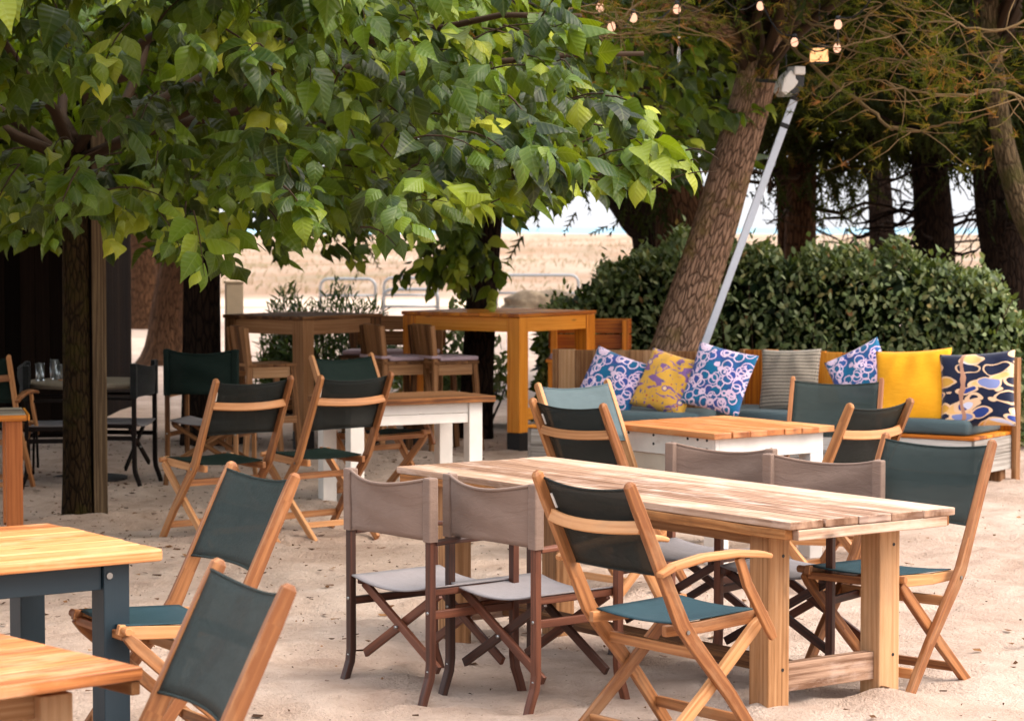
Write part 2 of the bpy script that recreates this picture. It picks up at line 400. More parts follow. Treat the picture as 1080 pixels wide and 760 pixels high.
# patterned cushion cloths (surface pattern lies in the UVs of each cushion)
def pat_base(t, c, sheen=.2):
    o = t.obj(); cr = t.noise(t.mapv(o, (3, 3, 3)), 3.0, 5, .6, .5); w = t.noise(o, 600, 1)
    return t.end(t.bsdf(c, .85, .2, t.bump(t.math('ADD', cr, t.math('MULTIPLY', w, .12)), .4, .015), Sheen_Weight=sheen))
def rings():
    t = NT('ring_print_cloth'); u = t.uv()
    w = t.n('ShaderNodeVectorMath', operation='ADD'); t.l(u, w.inputs[0])
    nz = t.n('ShaderNodeTexNoise'); t.l(u, nz.inputs[0]); nz.inputs['Scale'].default_value = 7
    sc = t.n('ShaderNodeVectorMath', operation='SCALE'); t.l(nz.outputs['Color'], sc.inputs[0]); sc.inputs['Scale'].default_value = .05; t.l(sc.outputs[0], w.inputs[1])
    base = t.mix(t.ramp(t.noise(u, 2.6, 2), [(.42, (0, 0, 0)), (.58, (1, 1, 1))]), S(0, 98, 138), S(50, 72, 142))
    m = None
    for (sc_, off, rr) in ((4.8, (0, 0, 0), .40), (4.6, (3.3, 1.7, 0), .38), (5.3, (7.1, 4.2, 0), .36), (5.0, (1.7, 8.2, 0), .37)):
        d = t.voro(t.mapv(w.outputs[0], (1, 1, 1), off), sc_, rand=.75)
        ring = t.math('LESS_THAN', t.math('ABSOLUTE', t.math('SUBTRACT', d, rr)), .042)
        m = ring if m is None else t.math('MAXIMUM', m, ring)
    c = t.mix(m, base, t.mix(t.noise(u, 4, 2), S(234, 214, 224), S(204, 166, 204)))
    return pat_base(t, c)
def floral():
    t = NT('purple_yellow_print_cloth'); u = t.uv()
    n = t.noise(t.mapv(u, (1, 1.6, 1)), 4.2, 2, .5, 1.5)
    c = t.mix(t.ramp(n, [(.54, (0, 0, 0)), (.58, (1, 1, 1))]), S(216, 164, 66), S(128, 92, 146))
    d = t.voro(u, 3.1, rand=.9)
    c = t.mix(t.math('LESS_THAN', d, .20), c, S(112, 84, 142))
    c = t.mix(t.math('LESS_THAN', t.math('ABSOLUTE', t.math('SUBTRACT', d, .13)), .025), c, S(226, 190, 150))
    c = t.mix(t.math('LESS_THAN', t.voro(u, 6.5, rand=1), .11), c, S(188, 72, 72))
    c = t.mix(t.ramp(t.noise(t.mapv(u, (6, 2, 1), (5, 2, 0)), 3.0, 2, .5, 1), [(.64, (0, 0, 0)), (.67, (1, 1, 1))]), c, S(72, 84, 132))
    return pat_base(t, c)
def stripes():
    t = NT('striped_grey_cloth'); u = t.uv(); sx = t.n('ShaderNodeSeparateXYZ'); t.l(u, sx.inputs[0])
    y = t.math('MULTIPLY', sx.outputs[1], 9.0); fr = t.math('FRACT', y)
    thick = t.math('LESS_THAN', fr, .17)
    dash = t.math('MULTIPLY', t.math('LESS_THAN', t.math('ABSOLUTE', t.math('SUBTRACT', fr, .58)), .12), t.math('GREATER_THAN', t.math('FRACT', t.math('MULTIPLY', sx.outputs[0], 34.0)), .45))
    m = t.math('MAXIMUM', thick, dash)
    c = t.mix(t.math('MULTIPLY', m, .85), t.mix(t.noise(u, 30, 3), S(128, 118, 104), S(164, 154, 138)), S(52, 48, 46))
    return pat_base(t, c)
def petals():
    t = NT('navy_petal_print_cloth'); u = t.uv()
    wv = t.n('ShaderNodeTexNoise'); t.l(u, wv.inputs[0]); wv.inputs['Scale'].default_value = 2.5
    ad = t.n('ShaderNodeVectorMath', operation='MULTIPLY_ADD'); t.l(wv.outputs['Color'], ad.inputs[0]); ad.inputs[1].default_value = (.25, .25, 0); t.l(u, ad.inputs[2])
    c = S(18, 26, 52); first = True
    cur = None
    for (sc_, off, ang) in (((2.5, 5.8, 1), (0, 0, 0), 18), ((2.2, 5.2, 1), (4.3, 2.1, 0), -32)):
        mp = t.n('ShaderNodeMapping'); t.l(ad.outputs[0], mp.inputs[0]); mp.inputs['Rotation'].default_value = (0, 0, R(ang)); mp.inputs['Scale'].default_value = sc_; mp.inputs['Location'].default_value = off
        d = t.voro(mp.outputs[0], 1.0, rand=.8); cc = t.voro(mp.outputs[0], 1.0, 'Color', rand=.8)
        sp = t.n('ShaderNodeSeparateColor'); t.l(cc, sp.inputs[0])
        pet = t.ramp(sp.outputs[0], [(0, S(40, 62, 128)), (.28, S(226, 178, 112)), (.5, S(206, 206, 226)), (.68, S(18, 26, 52)), (.78, S(214, 160, 66)), (.92, S(120, 132, 178))], 'CONSTANT')
        rim = t.math('LESS_THAN', t.math('ABSOLUTE', t.math('SUBTRACT', d, .47)), .035)
        base = cur if cur is not None else c
        cur = t.mix(t.math('LESS_THAN', d, .48), base, pet)
        cur = t.mix(rim, cur, S(226, 186, 150))
    sx = t.n('ShaderNodeSeparateXYZ'); t.l(ad.outputs[0], sx.inputs[0])
    stemm = t.math('LESS_THAN', t.math('ABSOLUTE', t.math('SUBTRACT', sx.outputs[0], .44)), .03)
    cur = t.mix(stemm, cur, S(176, 128, 104))
    return pat_base(t, cur)
M['rings'] = rings(); M['floral'] = floral(); M['stripes'] = stripes(); M['petals'] = petals()
M['yellow'] = cloth('mustard_cloth', S(228, 158, 34), .08, .85)

# ------------------------------------------------------------------ ground, sea, sky
def hgt(x, y):                                  # uneven trodden sand
    w = np.clip((y - 3) / 4, 0, 1) * np.clip((60 - y) / 30, 0, 1)
    h = .020 * np.sin(1.7 * x + .6 * y + .4) * np.sin(.9 * x - 1.3 * y) + .014 * np.sin(3.7 * x + 1.1) * np.sin(4.3 * y + .5 * x)
    h = h + .007 * np.sin(8.3 * x + 2.1 * y) * np.sin(9.1 * y - 3 * x)
    dune = np.clip((y - 75) / 90, 0, 1)
    d = dune * (.10 + .35 * np.sin(x * .045 + y * .02) * np.sin(y * .031) + .25 * np.sin(x * .11 + 1.3) * np.sin(y * .07 + x * .02))
    return h * w + d * np.clip((690 - y) / 60, 0, 1)
xs = np.concatenate([[-6000, -2500, -1200, -600, -300, -160, -90, -50, -28, -16, -11], np.arange(-8, 8.01, .06), [11, 16, 28, 50, 90, 160, 300, 600, 1200, 2500, 6000]])
xs = np.unique(np.concatenate([xs, np.arange(-60, 60.1, 5)]))
ys = np.unique(np.concatenate([[-3000, -800, -200, -60, -20, -5, 0, 3], np.arange(5, 24.01, .06), np.arange(25, 60, 1.5), np.arange(60, 200, 5), np.arange(200, 701, 20)]))
X, Y = np.meshgrid(xs, ys, indexing='ij'); Z = hgt(X, Y)
# footprints: shallow dents with a pushed-up rim
fx, fy = rng.uniform(-6, 6, 1400), rng.uniform(7, 22, 1400)
ix0 = np.searchsorted(xs, fx); iy0 = np.searchsorted(ys, fy)
for k in range(1400):
    a, b = slice(max(ix0[k] - 6, 0), ix0[k] + 6), slice(max(iy0[k] - 6, 0), iy0[k] + 6)
    th = rng.uniform(0, 3.14); dx, dy = X[a, b] - fx[k], Y[a, b] - fy[k]
    u = (dx * math.cos(th) + dy * math.sin(th)) / .13; v = (-dx * math.sin(th) + dy * math.cos(th)) / .07
    q = np.sqrt(u * u + v * v)
    Z[a, b] += -.024 * np.exp(-q * q) + .013 * np.exp(-((q - 1.5) / .45) ** 2)
for (mx_, my_, ma, ms) in ((1.50, 9.66, .045, .16), (1.0, 9.36, .03, .18), (-.6, 10.9, .03, .2), (-2.8, 15.8, .05, .3)):
    Z += ma * np.exp(-((X - mx_) ** 2 + (Y - my_) ** 2) / ms ** 2)
nx, ny = X.shape
idx = np.arange(nx * ny).reshape(nx, ny)
Q = np.stack([idx[:-1, :-1], idx[1:, :-1], idx[1:, 1:], idx[:-1, 1:]], -1).reshape(-1, 4)
tag(npmesh('ground', np.stack([X, Y, Z], -1).reshape(-1, 3), Q, M['sand'], smooth=True), kind='structure')
def gz(x, y):
    i = min(max(int(np.searchsorted(xs, x)), 0), nx - 1); j = min(max(int(np.searchsorted(ys, y)), 0), ny - 1); return float(Z[i, j])
t = NT('sea_water')
wv = t.noise(t.mapv(t.pos(), (.02, .004, 1)), 1.0, 5, .6)
M['sea'] = t.end(t.bsdf(t.mix(wv, S(104, 138, 152), S(138, 166, 176)), .7, .05, t.bump(wv, .2, 1.0)))
mb = MB(); mb.grid(lambda u, v: (-16000 + 32000 * u, 640 + 34000 * v * v, -2.0), 12, 24)
tag(mb.build('sea', M['sea']), kind='structure')
mb = MB(); mb.grid(lambda u, v: (-60 + 120 * u, 59 + 6 * v + 1.2 * math.sin(u * 9), .012 + .02 * math.sin(v * 3.14)), 60, 6)
t = NT('pale_track'); tn = t.noise(t.mapv(t.pos(), (.4, 1.4, 1)), 1.0, 6, .65)
tag(mb.build('path', t.end(t.bsdf(t.ramp(tn, [(.3, S(160, 136, 114)), (.5, S(190, 170, 150)), (.7, S(168, 152, 124))]), .95, .1, t.bump(tn, .5, .05))), smooth=True), kind='structure')

# small litter on the sand: dead leaf bits and twigs
n = 4200
lx, ly = rng.uniform(-6, 6, n), rng.uniform(7, 22, n); m_ = rng.random(n) < .5; lx[m_] = rng.normal(-2.6, 1.6, m_.sum()); ly[m_] = rng.uniform(11, 22, m_.sum())
V = np.zeros((n, 4, 3)); th = rng.uniform(0, 6.28, n); s1 = .005 + .022 * rng.random(n) ** 2.5; s2 = s1 * rng.uniform(.25, .7, n)
lz = np.array([gz(a, b) for a, b in zip(lx, ly)]) + .004
for k, (a, b) in enumerate(((-1, -1), (1, -1), (1, 1), (-1, 1))):
    V[:, k, 0] = lx + a * s1 * np.cos(th) - b * s2 * np.sin(th); V[:, k, 1] = ly + a * s1 * np.sin(th) + b * s2 * np.cos(th)
    V[:, k, 2] = lz + rng.uniform(0, .012, n)
t = NT('dead_leaf'); M['litter'] = t.end(t.bsdf(t.ramp(t.rnd(), [(0, S(56, 38, 26)), (.6, S(98, 66, 42)), (1, S(142, 104, 70))]), .9, .1))
lit = npmesh('leaf_litter', V.reshape(-1, 3), np.arange(n * 4).reshape(n, 4), M['litter'], rnd=rng.random(n))
tag(lit, 'scattered dead leaf bits and twig crumbs lying on the sand', 'litter', kind='stuff')

w = bpy.data.worlds.new('World'); scene.world = w; w.use_nodes = True
wt = w.node_tree; bg = wt.nodes['Background']
sk = wt.nodes.new('ShaderNodeTexSky'); sk.sky_type = 'NISHITA'; sk.sun_disc = False
CLOUD_LO, CLOUD_HI = 1.9, 5.5
SUN_EL, SUN_AZ = 50.0, 104.0                      # azimuth clockwise from +Y: the sun stands to the right, behind the camera
sk.sun_elevation = R(SUN_EL); sk.sun_rotation = R(SUN_AZ); sk.air_density = 1.0; sk.dust_density = 4.0; sk.ozone_density = .6
# overcast: a bright cloud layer, thicker towards the zenith, over the clear sky
def wn(typ, **k):
    nd = wt.nodes.new(typ)
    for a, b in k.items(): setattr(nd, a, b)
    return nd
tc = wn('ShaderNodeTexCoord'); sxyz = wn('ShaderNodeSeparateXYZ'); wt.links.new(tc.outputs['Generated'], sxyz.inputs[0])
mr = wn('ShaderNodeMapRange', clamp=True); wt.links.new(sxyz.outputs[2], mr.inputs[0]); mr.inputs[3].default_value = CLOUD_LO; mr.inputs[4].default_value = CLOUD_HI
mp = wn('ShaderNodeMapping'); wt.links.new(tc.outputs['Generated'], mp.inputs[0]); mp.inputs['Scale'].default_value = (1, 1, 3.5)
nz = wn('ShaderNodeTexNoise'); wt.links.new(mp.outputs[0], nz.inputs[0]); nz.inputs['Scale'].default_value = 2.6; nz.inputs['Detail'].default_value = 6
m1 = wn('ShaderNodeMapRange'); wt.links.new(nz.outputs[0], m1.inputs[0]); m1.inputs[3].default_value = .75; m1.inputs[4].default_value = 1.25
mu = wn('ShaderNodeMath', operation='MULTIPLY'); wt.links.new(mr.outputs[0], mu.inputs[0]); wt.links.new(m1.outputs[0], mu.inputs[1])
vm = wn('ShaderNodeVectorMath', operation='SCALE'); vm.inputs[0].default_value = (.90, .98, 1.08); wt.links.new(mu.outputs[0], vm.inputs['Scale'])
mxw = wn('ShaderNodeMix', data_type='RGBA'); mxw.inputs[0].default_value = .8; wt.links.new(sk.outputs[0], mxw.inputs[6]); wt.links.new(vm.outputs[0], mxw.inputs[7])
wt.links.new(mxw.outputs[2], bg.inputs[0]); bg.inputs[1].default_value = .15
sl = bpy.data.lights.new('sun', 'SUN'); sl.energy = 1.0; sl.angle = R(48); sl.color = (1, .93, .82)
so = bpy.data.objects.new('sun', sl); COL.objects.link(so)
sd = Vector((math.sin(R(SUN_AZ)) * math.cos(R(SUN_EL)), math.cos(R(SUN_AZ)) * math.cos(R(SUN_EL)), math.sin(R(SUN_EL))))
so.rotation_euler = sd.to_track_quat('Z', 'Y').to_euler(); so.location = sd * 40
vs = scene.view_settings
vs.view_transform = 'Standard'; vs.look = 'None'; vs.gamma = 1; vs.use_curve_mapping = False
vs.exposure = 2.15
vs.use_white_balance = True; vs.white_balance_temperature = 6950; vs.white_balance_tint = 14
scene.cycles.max_bounces = 8; scene.cycles.transparent_max_bounces = 12
scene.cycles.use_denoising = True
# ------------------------------------------------------------------ folding chairs
def heading(a): return -R(a)                      # a: compass heading, clockwise from +Y
BACK = 23                                         # metres
def lerp(a, b, t): return a + (b - a) * t
TOPZ, SZ = .985, .465
def post_y(z): return -.13 - (z - SZ) * .475 if z >= SZ else -.13 + (SZ - z) * .86
def folding_chair(label, fab='mesh', seat='seat_teal', arms=False, group=None):
    t = thing('folding_chair', label, 'chair', group=group)
    hw = .262
    X = (1, 0, 0)
    for s in (-1, 1):
        x = s * hw
        P = [(x, post_y(0), -.03), (x, post_y(.2), .2), (x, post_y(.42), .42), (x, post_y(.47) - .004, .48), (x, post_y(.6), .6), (x, post_y(.9), .9), (x, post_y(TOPZ), TOPZ), (x, post_y(TOPZ) - .006, TOPZ + .012)]
        MB().sweep(P, X, [.027] * 7 + [.018], [.042, .048, .056, .058, .052, .046, .040, .02]).build('post', M['teak'], t, .004)
    for s in (-1, 1):
        x = s * (hw - .03)
        MB().sweep([(x, -.275, -.03), (x, -.01, .20), (x, .235, .425), (x, .27, .458)], X, .026, [.042, .046, .046, .03]).build('leg', M['teak'], t, .004)
        mb = MB(); mb.sweep([(x - s * .0265, -.17, .45), (x - s * .0265, .0, .45), (x - s * .0265, .23, .465), (x - s * .0265, .29, .48)], X, .024, [.04, .045, .05, .036])
        mb.tube([(x - s * .041, .27, .477), (x + s * .03, .27, .477)], .016, 8)
        mb.build('seat_rail', M['teak'], t, .004)
        MB().tube([(s * (hw + .018), post_y(.45), .45), (s * (hw - .02), post_y(.45), .45)], .008, 8).build('bolt', M['steel'], t)
    # cross pieces
    for (y, z, w, d, L) in ((post_y(.36) + .004, .36, .022, .04, hw), (post_y(.09), .09, .022, .04, hw), (-.155, .07, .02, .036, hw - .03), (.262, .455, .03, .03, hw - .04)):
        MB().bar((-L + .012, y, z), (L - .012, y, z), (0, 0, 1), d, w).build('stretcher', M['teak'], t, .003)
    # curved rail behind the sling
    P = []
    for i in range(9):
        u = i / 8 * 2 - 1; z = .835
        P.append((u * (hw - .01), post_y(z) - .012 - .045 * (1 - u * u), z - .012 * (1 - u * u)))
    MB().sweep(P, (0, .3, 1), .046, .02).build('back_rail', M['teak'], t, .004, smooth=False)
    # sling fabric
    def fb(u, v):
        x = (u * 2 - 1); z = lerp(.655, .972, v); e = 1 - x * x
        sag = .020 * e * v ** 3 - .004 * e * (1 - v) ** 3
        zz = z - sag
        return (x * (hw - .008), post_y(z) + .018 - .034 * e * (1 - .35 * v), zz)
    MB().grid(fb, 14, 10).build('backrest', M[fab], t, smooth=True, solid=.004)
    for v in (0, 1): MB().tube([fb(i / 12, v) for i in range(13)], .005, 6).build('hem', M[fab], t, smooth=True)
    def fs(u, v):
        x = u * 2 - 1; e = 1 - x * x; y = lerp(-.135, .262, v)
        return (x * (hw - .045), y, lerp(.477, .493, v) - .022 * e * (.5 + v * (1 - v) * 2))
    MB().grid(fs, 12, 10).build('seat', M[seat], t, smooth=True, solid=.005)
    MB().bar((-hw + .030, fb(.05, .8)[1] - .008, .915), (-hw + .034, fb(.05, .65)[1] - .008, .862), X, .010, .004).build('label_tag', M['tagwhite'], t)
    if arms:
        for s in (-1, 1):
            x = s * (hw + .024)
            P = [(x, -.262, .665), (x, -.20, .690), (x, -.06, .712), (x, .10, .716), (x, .22, .704), (x, .265, .694)]
            a = MB().sweep(P, X, [.034, .042, .046, .050, .05, .04], [.022, .028, .028, .026, .024, .018]).build('armrest', M['teak'], t, .007)
            MB().sweep([(x, .115, .70), (x, .155, .60), (x, .265, .425), (x, .285, .39)], X, .022, [.034, .038, .038, .026]).build('strut', M['teak'], a, .004)
    return t
def top_to_base(px, py, a, z=TOPZ, back=None):
    """ground point of a chair whose back-top centre shows at (px, py), heading a"""
    q = G(px, py, z); d = Vector((math.sin(R(a)), math.cos(R(a)), 0))
    yl = post_y(TOPZ) if back is None else back
    b = q - d * yl; b.z = 0; return b
FG = 'folding wooden chairs around the tables'
prA = folding_chair('folding armchair with curved wooden arms at the near side of the long table', 'mesh_dark', 'seat_teal', True, FG)
prP = folding_chair('tall-backed folding chair facing left at the right end of the long table', 'mesh', 'seat_teal', False, FG)
prD = folding_chair('dark-backed folding chair at the left corner of the honey-topped table, seen from behind', 'mesh_dark', 'seat_green', False, FG)
prB = folding_chair('pale blue-grey folding chair just left of the ring print cushions, facing the honey-topped table', 'mesh_blue', 'seat_teal', False, FG)
prG = folding_chair('folding armchair with dark green back behind the white-legged table', 'seat_green', 'seat_green', True, FG)
def place(proto, px, py, a, label=None):
    p = top_to_base(px, py, a)
    if label is None:
        proto.location = p; proto.rotation_euler = (0, 0, heading(a)); return proto
    return dup(proto, p, heading(a), label)
place(prA, 614, 506, 53)
place(prP, 990, 463, 222)
place(prD, 598, 425, 48)
place(prB, 604, 404, 141)
place(prG, 360, 375, 138)
place(prD, 929, 425, -46, 'dark-backed folding chair at the right side of the honey-topped table, seen from behind')
place(prP, 883, 400, 196, 'grey-green folding chair just in front of the yellow cushion, its back to the sofa bench')
place(prD, 268, 400, -39, 'dark-backed folding chair seen from behind, on the open sand left of the white-legged table')
place(prD, 376, 396, -40, 'dark-backed folding chair seen from behind, overlapping the left end of the white-legged table')
place(prP, 277, 496, 238, 'green folding chair with a teal seat pulled up to the dark-legged table')
place(prP, 266, 607, 244, 'green folding chair nearest the camera, beside the small foreground wooden table')
place(prG, -30, 376, 4, 'dark green folding armchair cut by the left edge behind the small corner table')

# ------------------------------------------------------------------ director chairs
def director_chair(label, wm='mahogany', cv='taupe', sv='greycanvas', group=None, tall=.89):
    t = thing('director_chair', label, 'chair', group=group)
    hw = .265; X = (1, 0, 0)
    for s in (-1, 1):
        for (y, top, f) in ((-.215, tall, -1), (.215, .625, 1)):
            x = s * hw
            MB().sweep([(x, y + f * .05, -.03), (x, y + f * .032, .03), (x, y + f * .006, .10), (x, y, .15), (x, y, top)], X, .032, [.026, .028, .030, .03, .03]).build('leg', M[wm], t, .003)
        a = MB().sweep([(s * hw, -.20, .636), (s * hw, -.1, .640), (s * hw, .2, .640), (s * hw, .262, .634)], X, [.04, .05, .055, .045], .02).build('armrest', M[wm], t, .005)
        mb = MB(); mb.bar((s * (hw - .002), -.20, .35), (s * (hw - .002), .20, .35), X, .022, .032); mb.build('side_rail', M[wm], t, .003)
        MB().bar((s * (hw - .035), -.20, .435), (s * (hw - .035), .235, .435), X, .024, .03).build('seat_rail', M[wm], t, .004)
    for y, k in ((-.17, 0), (-.145, 1), (.16, 0), (.185, 1)):
        s = 1 if k else -1
        mb = MB().bar((s * (hw - .03), y, .425), (-s * (hw - .004), y, .125), (0, 1, 0), .018, .036)
        br = mb.build('cross_brace', M[wm], t, .003)
    for s in (-1, 1):
        for z in (.125, .36): MB().tube([(s * hw, -.233, z), (s * hw, -.20, z)], .007, 8).build('bolt', M['steel'], t, smooth=True)
    for y in (-.18, .198): MB().tube([(0, y - .012, .268), (0, y + .006, .268)], .007, 8).build('bolt', M['steel'], t, smooth=True)
    ph = random.random() * 6
    def fb(u, v):
        x = u * 2 - 1; e = 1 - x * x; z = lerp(.645, tall + .004, v)
        sag = .036 * e * v ** 2 - .010 * e * (1 - v)
        y = -.215 - .055 * e + .018 * (.5 - v) * e + .006 * math.sin(9 * v + 3 * x + ph) * e
        return (x * (hw + .004), y, z - sag)
    MB().grid(fb, 20, 12).build('backrest', M[cv], t, smooth=True, solid=.005)
    for s in (-1, 1):                                                   # sleeves round the posts
        mb = MB(); x = s * hw; r_ = .023
        pts = [(x + r_ * cx_, -.215 + r_ * cy_) for cx_, cy_ in ((1, 1), (1, -1), (-1, -1), (-1, 1))]
        b = len(mb.v)
        for z in (.643, tall + .006):
            for (a, c) in pts: mb.v.append(Vector((a, c, z)))
        for k in range(4): mb.face([b + k, b + (k + 1) % 4, b + 4 + (k + 1) % 4, b + 4 + k], [(0, 0)] * 4, .5)
        mb.face([b + 4, b + 5, b + 6, b + 7], [(0, 0)] * 4, .5)
        mb.build('sleeve', M[cv], t, .006)
    mb = MB(); mb.tube([Vector(fb(i / 14, 1)) + Vector((0, -.002, 0)) for i in range(15)], .007, 6); mb.build('hem', M[cv], t, smooth=True)
    def fs(u, v):
        x = u * 2 - 1; e = 1 - x * x; y = lerp(-.225, .235, v)
        return (x * (hw - .018), y, .457 - .032 * e - .004 * math.sin(7 * v) * e)
    MB().grid(fs, 14, 12).build('seat', M[sv], t, smooth=True, solid=.006)
    return t
DG = 'red-brown director chairs along the long table'
dA = director_chair('leftmost taupe canvas director chair at the near side of the long table', group=DG)
dB = director_chair('taupe canvas director chair at the long table, touching the folding armchair', group=DG)
dC = director_chair('taupe canvas director chair across the long table, in front of the honey-topped table corner', group=DG)
dD = director_chair('taupe canvas director chair across the long table, beside the tall-backed folding chair', group=DG)
def dplace(o, px, py, a, z=.89):
    o.location = top_to_base(px, py, a, z, -.215); o.rotation_euler = (0, 0, heading(a))
dplace(dA, 411, 500, 50); dplace(dB, 519, 506, 50); dplace(dC, 760, 471, 217); dplace(dD, 868, 483, 215)
dE = director_chair('dark director chair with a pale seat right of the old trunk, under the tree', 'darkwood', 'black_cloth', 'greycanvas', 'dark director chairs under the tree')
dplace(dE, 152, 382, -82)
DD = 'dark director chairs under the tree'
def dd(px, py, a, lab): return dup(dE, top_to_base(px, py, a, .89, -.215), heading(a), lab)
dd(28, 384, 80, 'dark director chair with a pale seat between the small corner table and the old trunk')
dF = director_chair('high-backed dark green director chair with light wooden posts, left of the bar table', 'brownwood', 'seat_green', 'greycanvas', None, .98)
dplace(dF, 212, 369, 12, .98)

# ------------------------------------------------------------------ tables
def xform(o, u):                                   # local frame: origin o, x along u, z up
    u = Vector((u[0], u[1], 0)).normalized(); v = Vector((-u.y, u.x, 0))
    return Matrix(((u.x, v.x, 0, o[0]), (u.y, v.y, 0, o[1]), (0, 0, 1, 0), (0, 0, 0, 1)))
def base_thing(name, label, cat, c, u, group=None):
    return thing(name, label, cat, (c[0], c[1], 0), math.atan2(u[1], u[0]), group)
def plank_top(t, L, W, z, th, n, mat, ragged=.012, edge=None, bev=.004, lip=None):
    mb = MB(); w = W / n
    for i in range(n):
        a = -W / 2 + i * w
        dz = random.uniform(-.0015, .0015)
        x0, x1 = -L / 2 + random.uniform(-ragged, ragged), L / 2 + random.uniform(-ragged, ragged)
        mb.box((x0, a + .0025, z - th + dz), (x1, a + w - .0025, z + dz), 0)
    o = mb.build('tabletop', mat, t, bev)
    return o
# the long table
k_ = (H - .785) / (H - .76); c0 = Vector((.617, 10.697)) * k_; u = Vector((1.061 + .546, 9.33 - 11.541))
t = base_thing('dining_table', 'long weathered pine plank table on thick square legs, in the middle of the sand', 'table', c0, u)
L, W, Z0 = 2.73 * k_, .89 * k_, .785
plank_top(t, L, W, Z0, .03, 5, M['pine'], .006)
for s in (-1, 1):                                    # thick rough edge boards under the planks
    P = [(-L / 2 + .03 + (L - .06) * i / 12, s * (W / 2 - .02), Z0 - .0515 + random.uniform(-.003, .003)) for i in range(13)]
    MB().sweep(P, (0, 1, 0), .04, .04).build('edge_board', M['pine_edge'], t, .004)
for s in (-1, 1): MB().box((s * (L / 2 - .02) - .02, -W / 2 + .041, Z0 - .072), (s * (L / 2 - .02) + .02, W / 2 - .041, Z0 - .032), 1).build('end_board', M['pine'], t, .004)
for sx in (-1, 1):
    for sy in (-1, 1):
        x, y = sx * (L / 2 - .27), sy * (W / 2 - .14)
        MB().box((x - .055, y - .055, -.05), (x + .055, y + .055, Z0 - .033), 2).build('leg', M['pine_leg'], t, .005)
        mb = MB()
        for dz in (.06, .5): mb.tube([(x + sx * .053, y + .02, Z0 - .1 - dz), (x + sx * .0565, y + .02, Z0 - .1 - dz)], .007, 8)
        mb.build('bolt', M['blackplastic'], t)
for sy in (-1, 1):
    MB().box((-L / 2 + .33, sy * (W / 2 - .14) - .02, Z0 - .125), (L / 2 - .33, sy * (W / 2 - .14) + .02, Z0 - .034), 0).build('apron', M['brownwood'], t, .003)
for sx in (-1, 1):
    x = sx * (L / 2 - .27)
    MB().box((x - .02, -W / 2 + .20, Z0 - .100), (x + .02, W / 2 - .20, Z0 - .036), 1).build('apron', M['pine_leg'], t, .003)
    MB().box((x - .025, -W / 2 + .195, .09), (x + .025, W / 2 - .195, .20), 1).build('stretcher', M['pine'], t, .004)
MB().box((-L / 2 + .30, -.05, .10), (L / 2 - .30, .05, .15), 0).build('foot_rail', M['brownwood'], t, .004)

# honey topped low table with white sides
cc = [Vector(p) for p in ((.621, 16.189), (1.266, 15.323), (2.092, 15.938), (1.446, 16.804))]
k_ = (H - .74) / (H - .6); c0 = sum(cc, Vector((0, 0))) / 4 * k_
t = base_thing('square_table', 'square table with glossy honey wood top and white boxed sides before the sofa bench', 'table', c0, cc[1] - cc[0])
L, W, Z0 = 1.09 * k_, 1.04 * k_, .74
plank_top(t, L, W, Z0, .035, 7, M['honey'], .008)
mb = MB()
for s in (-1, 1): mb.box((-L / 2 + .07, s * (W / 2 - .06) - .012, Z0 - .155), (L / 2 - .07, s * (W / 2 - .06) + .012, Z0 - .036), 0)
for s in (-1, 1): mb.box((s * (L / 2 - .06) - .012, -W / 2 + .075, Z0 - .155), (s * (L / 2 - .06) + .012, W / 2 - .075, Z0 - .036), 1)
mb.build('apron', M['white'], t, .003)
for sx in (-1, 1):
    for sy in (-1, 1):
        x, y = sx * (L / 2 - .10), sy * (W / 2 - .10)
        MB().box((x - .05, y - .05, -.04), (x + .05, y + .05, Z0 - .037), 2).build('leg', M['white'], t, .004)
MB().box((-L / 2 + .13, -W / 2 + .07, .22), (L / 2 - .13, -W / 2 + .09, Z0 - .16), 0).build('side_panel', M['cream'], t, .003)
for (x, y) in ((-L/2+.10, -1), (-L/2+.16, -1), (-.1, -1), (.2, -1), (L/2-.12, -1), (L/2-.2, -1)):
    for z in (.05, .10): MB().tube([(x, -W / 2 + .0485, Z0 - z), (x, -W / 2 + .044, Z0 - z)], .008, 8).build('screw', M['blackplastic'], t)

# white legged table with plank top
a, b = G(521, 417, .74), G(408, 421, .74); u = Vector((a.x - b.x, a.y - b.y)).normalized(); v = Vector((-u.y, u.x))
L, W, Z0 = 1.12, .62, .74
c0 = Vector((a.x, a.y)) - u * (L / 2) + v * (W / 2)
t = base_thing('plank_table', 'rough plank-topped table on white painted legs, in front of the bar chairs', 'table', c0, u)
plank_top(t, L, W, Z0, .04, 4, M['brownwood'], .012)
MB().box((-L / 2 + .0, -W / 2 - .022, Z0 - .041), (L / 2 + .004, -W / 2 - .001, Z0 + .001), 0).build('edge_board', M['pine_edge'], t, .004)
for sx in (-1, 1):
    for sy in (-1, 1):
        x, y = sx * (L / 2 - .12), sy * (W / 2 - .08)
        MB().box((x - .05, y - .045, -.04), (x + .05, y + .045, Z0 - .043), 2).build('leg', M['white'], t, .004)
for s in (-1, 1):
    mb = MB()
    for k in range(2): mb.box((-L / 2 + .172, s * (W / 2 - .06) - .012, Z0 - .18 + k * .069), (L / 2 - .172, s * (W / 2 - .06) + .012, Z0 - .114 + k * .069), 0)
    mb.build('apron', M['white'], t, .003)

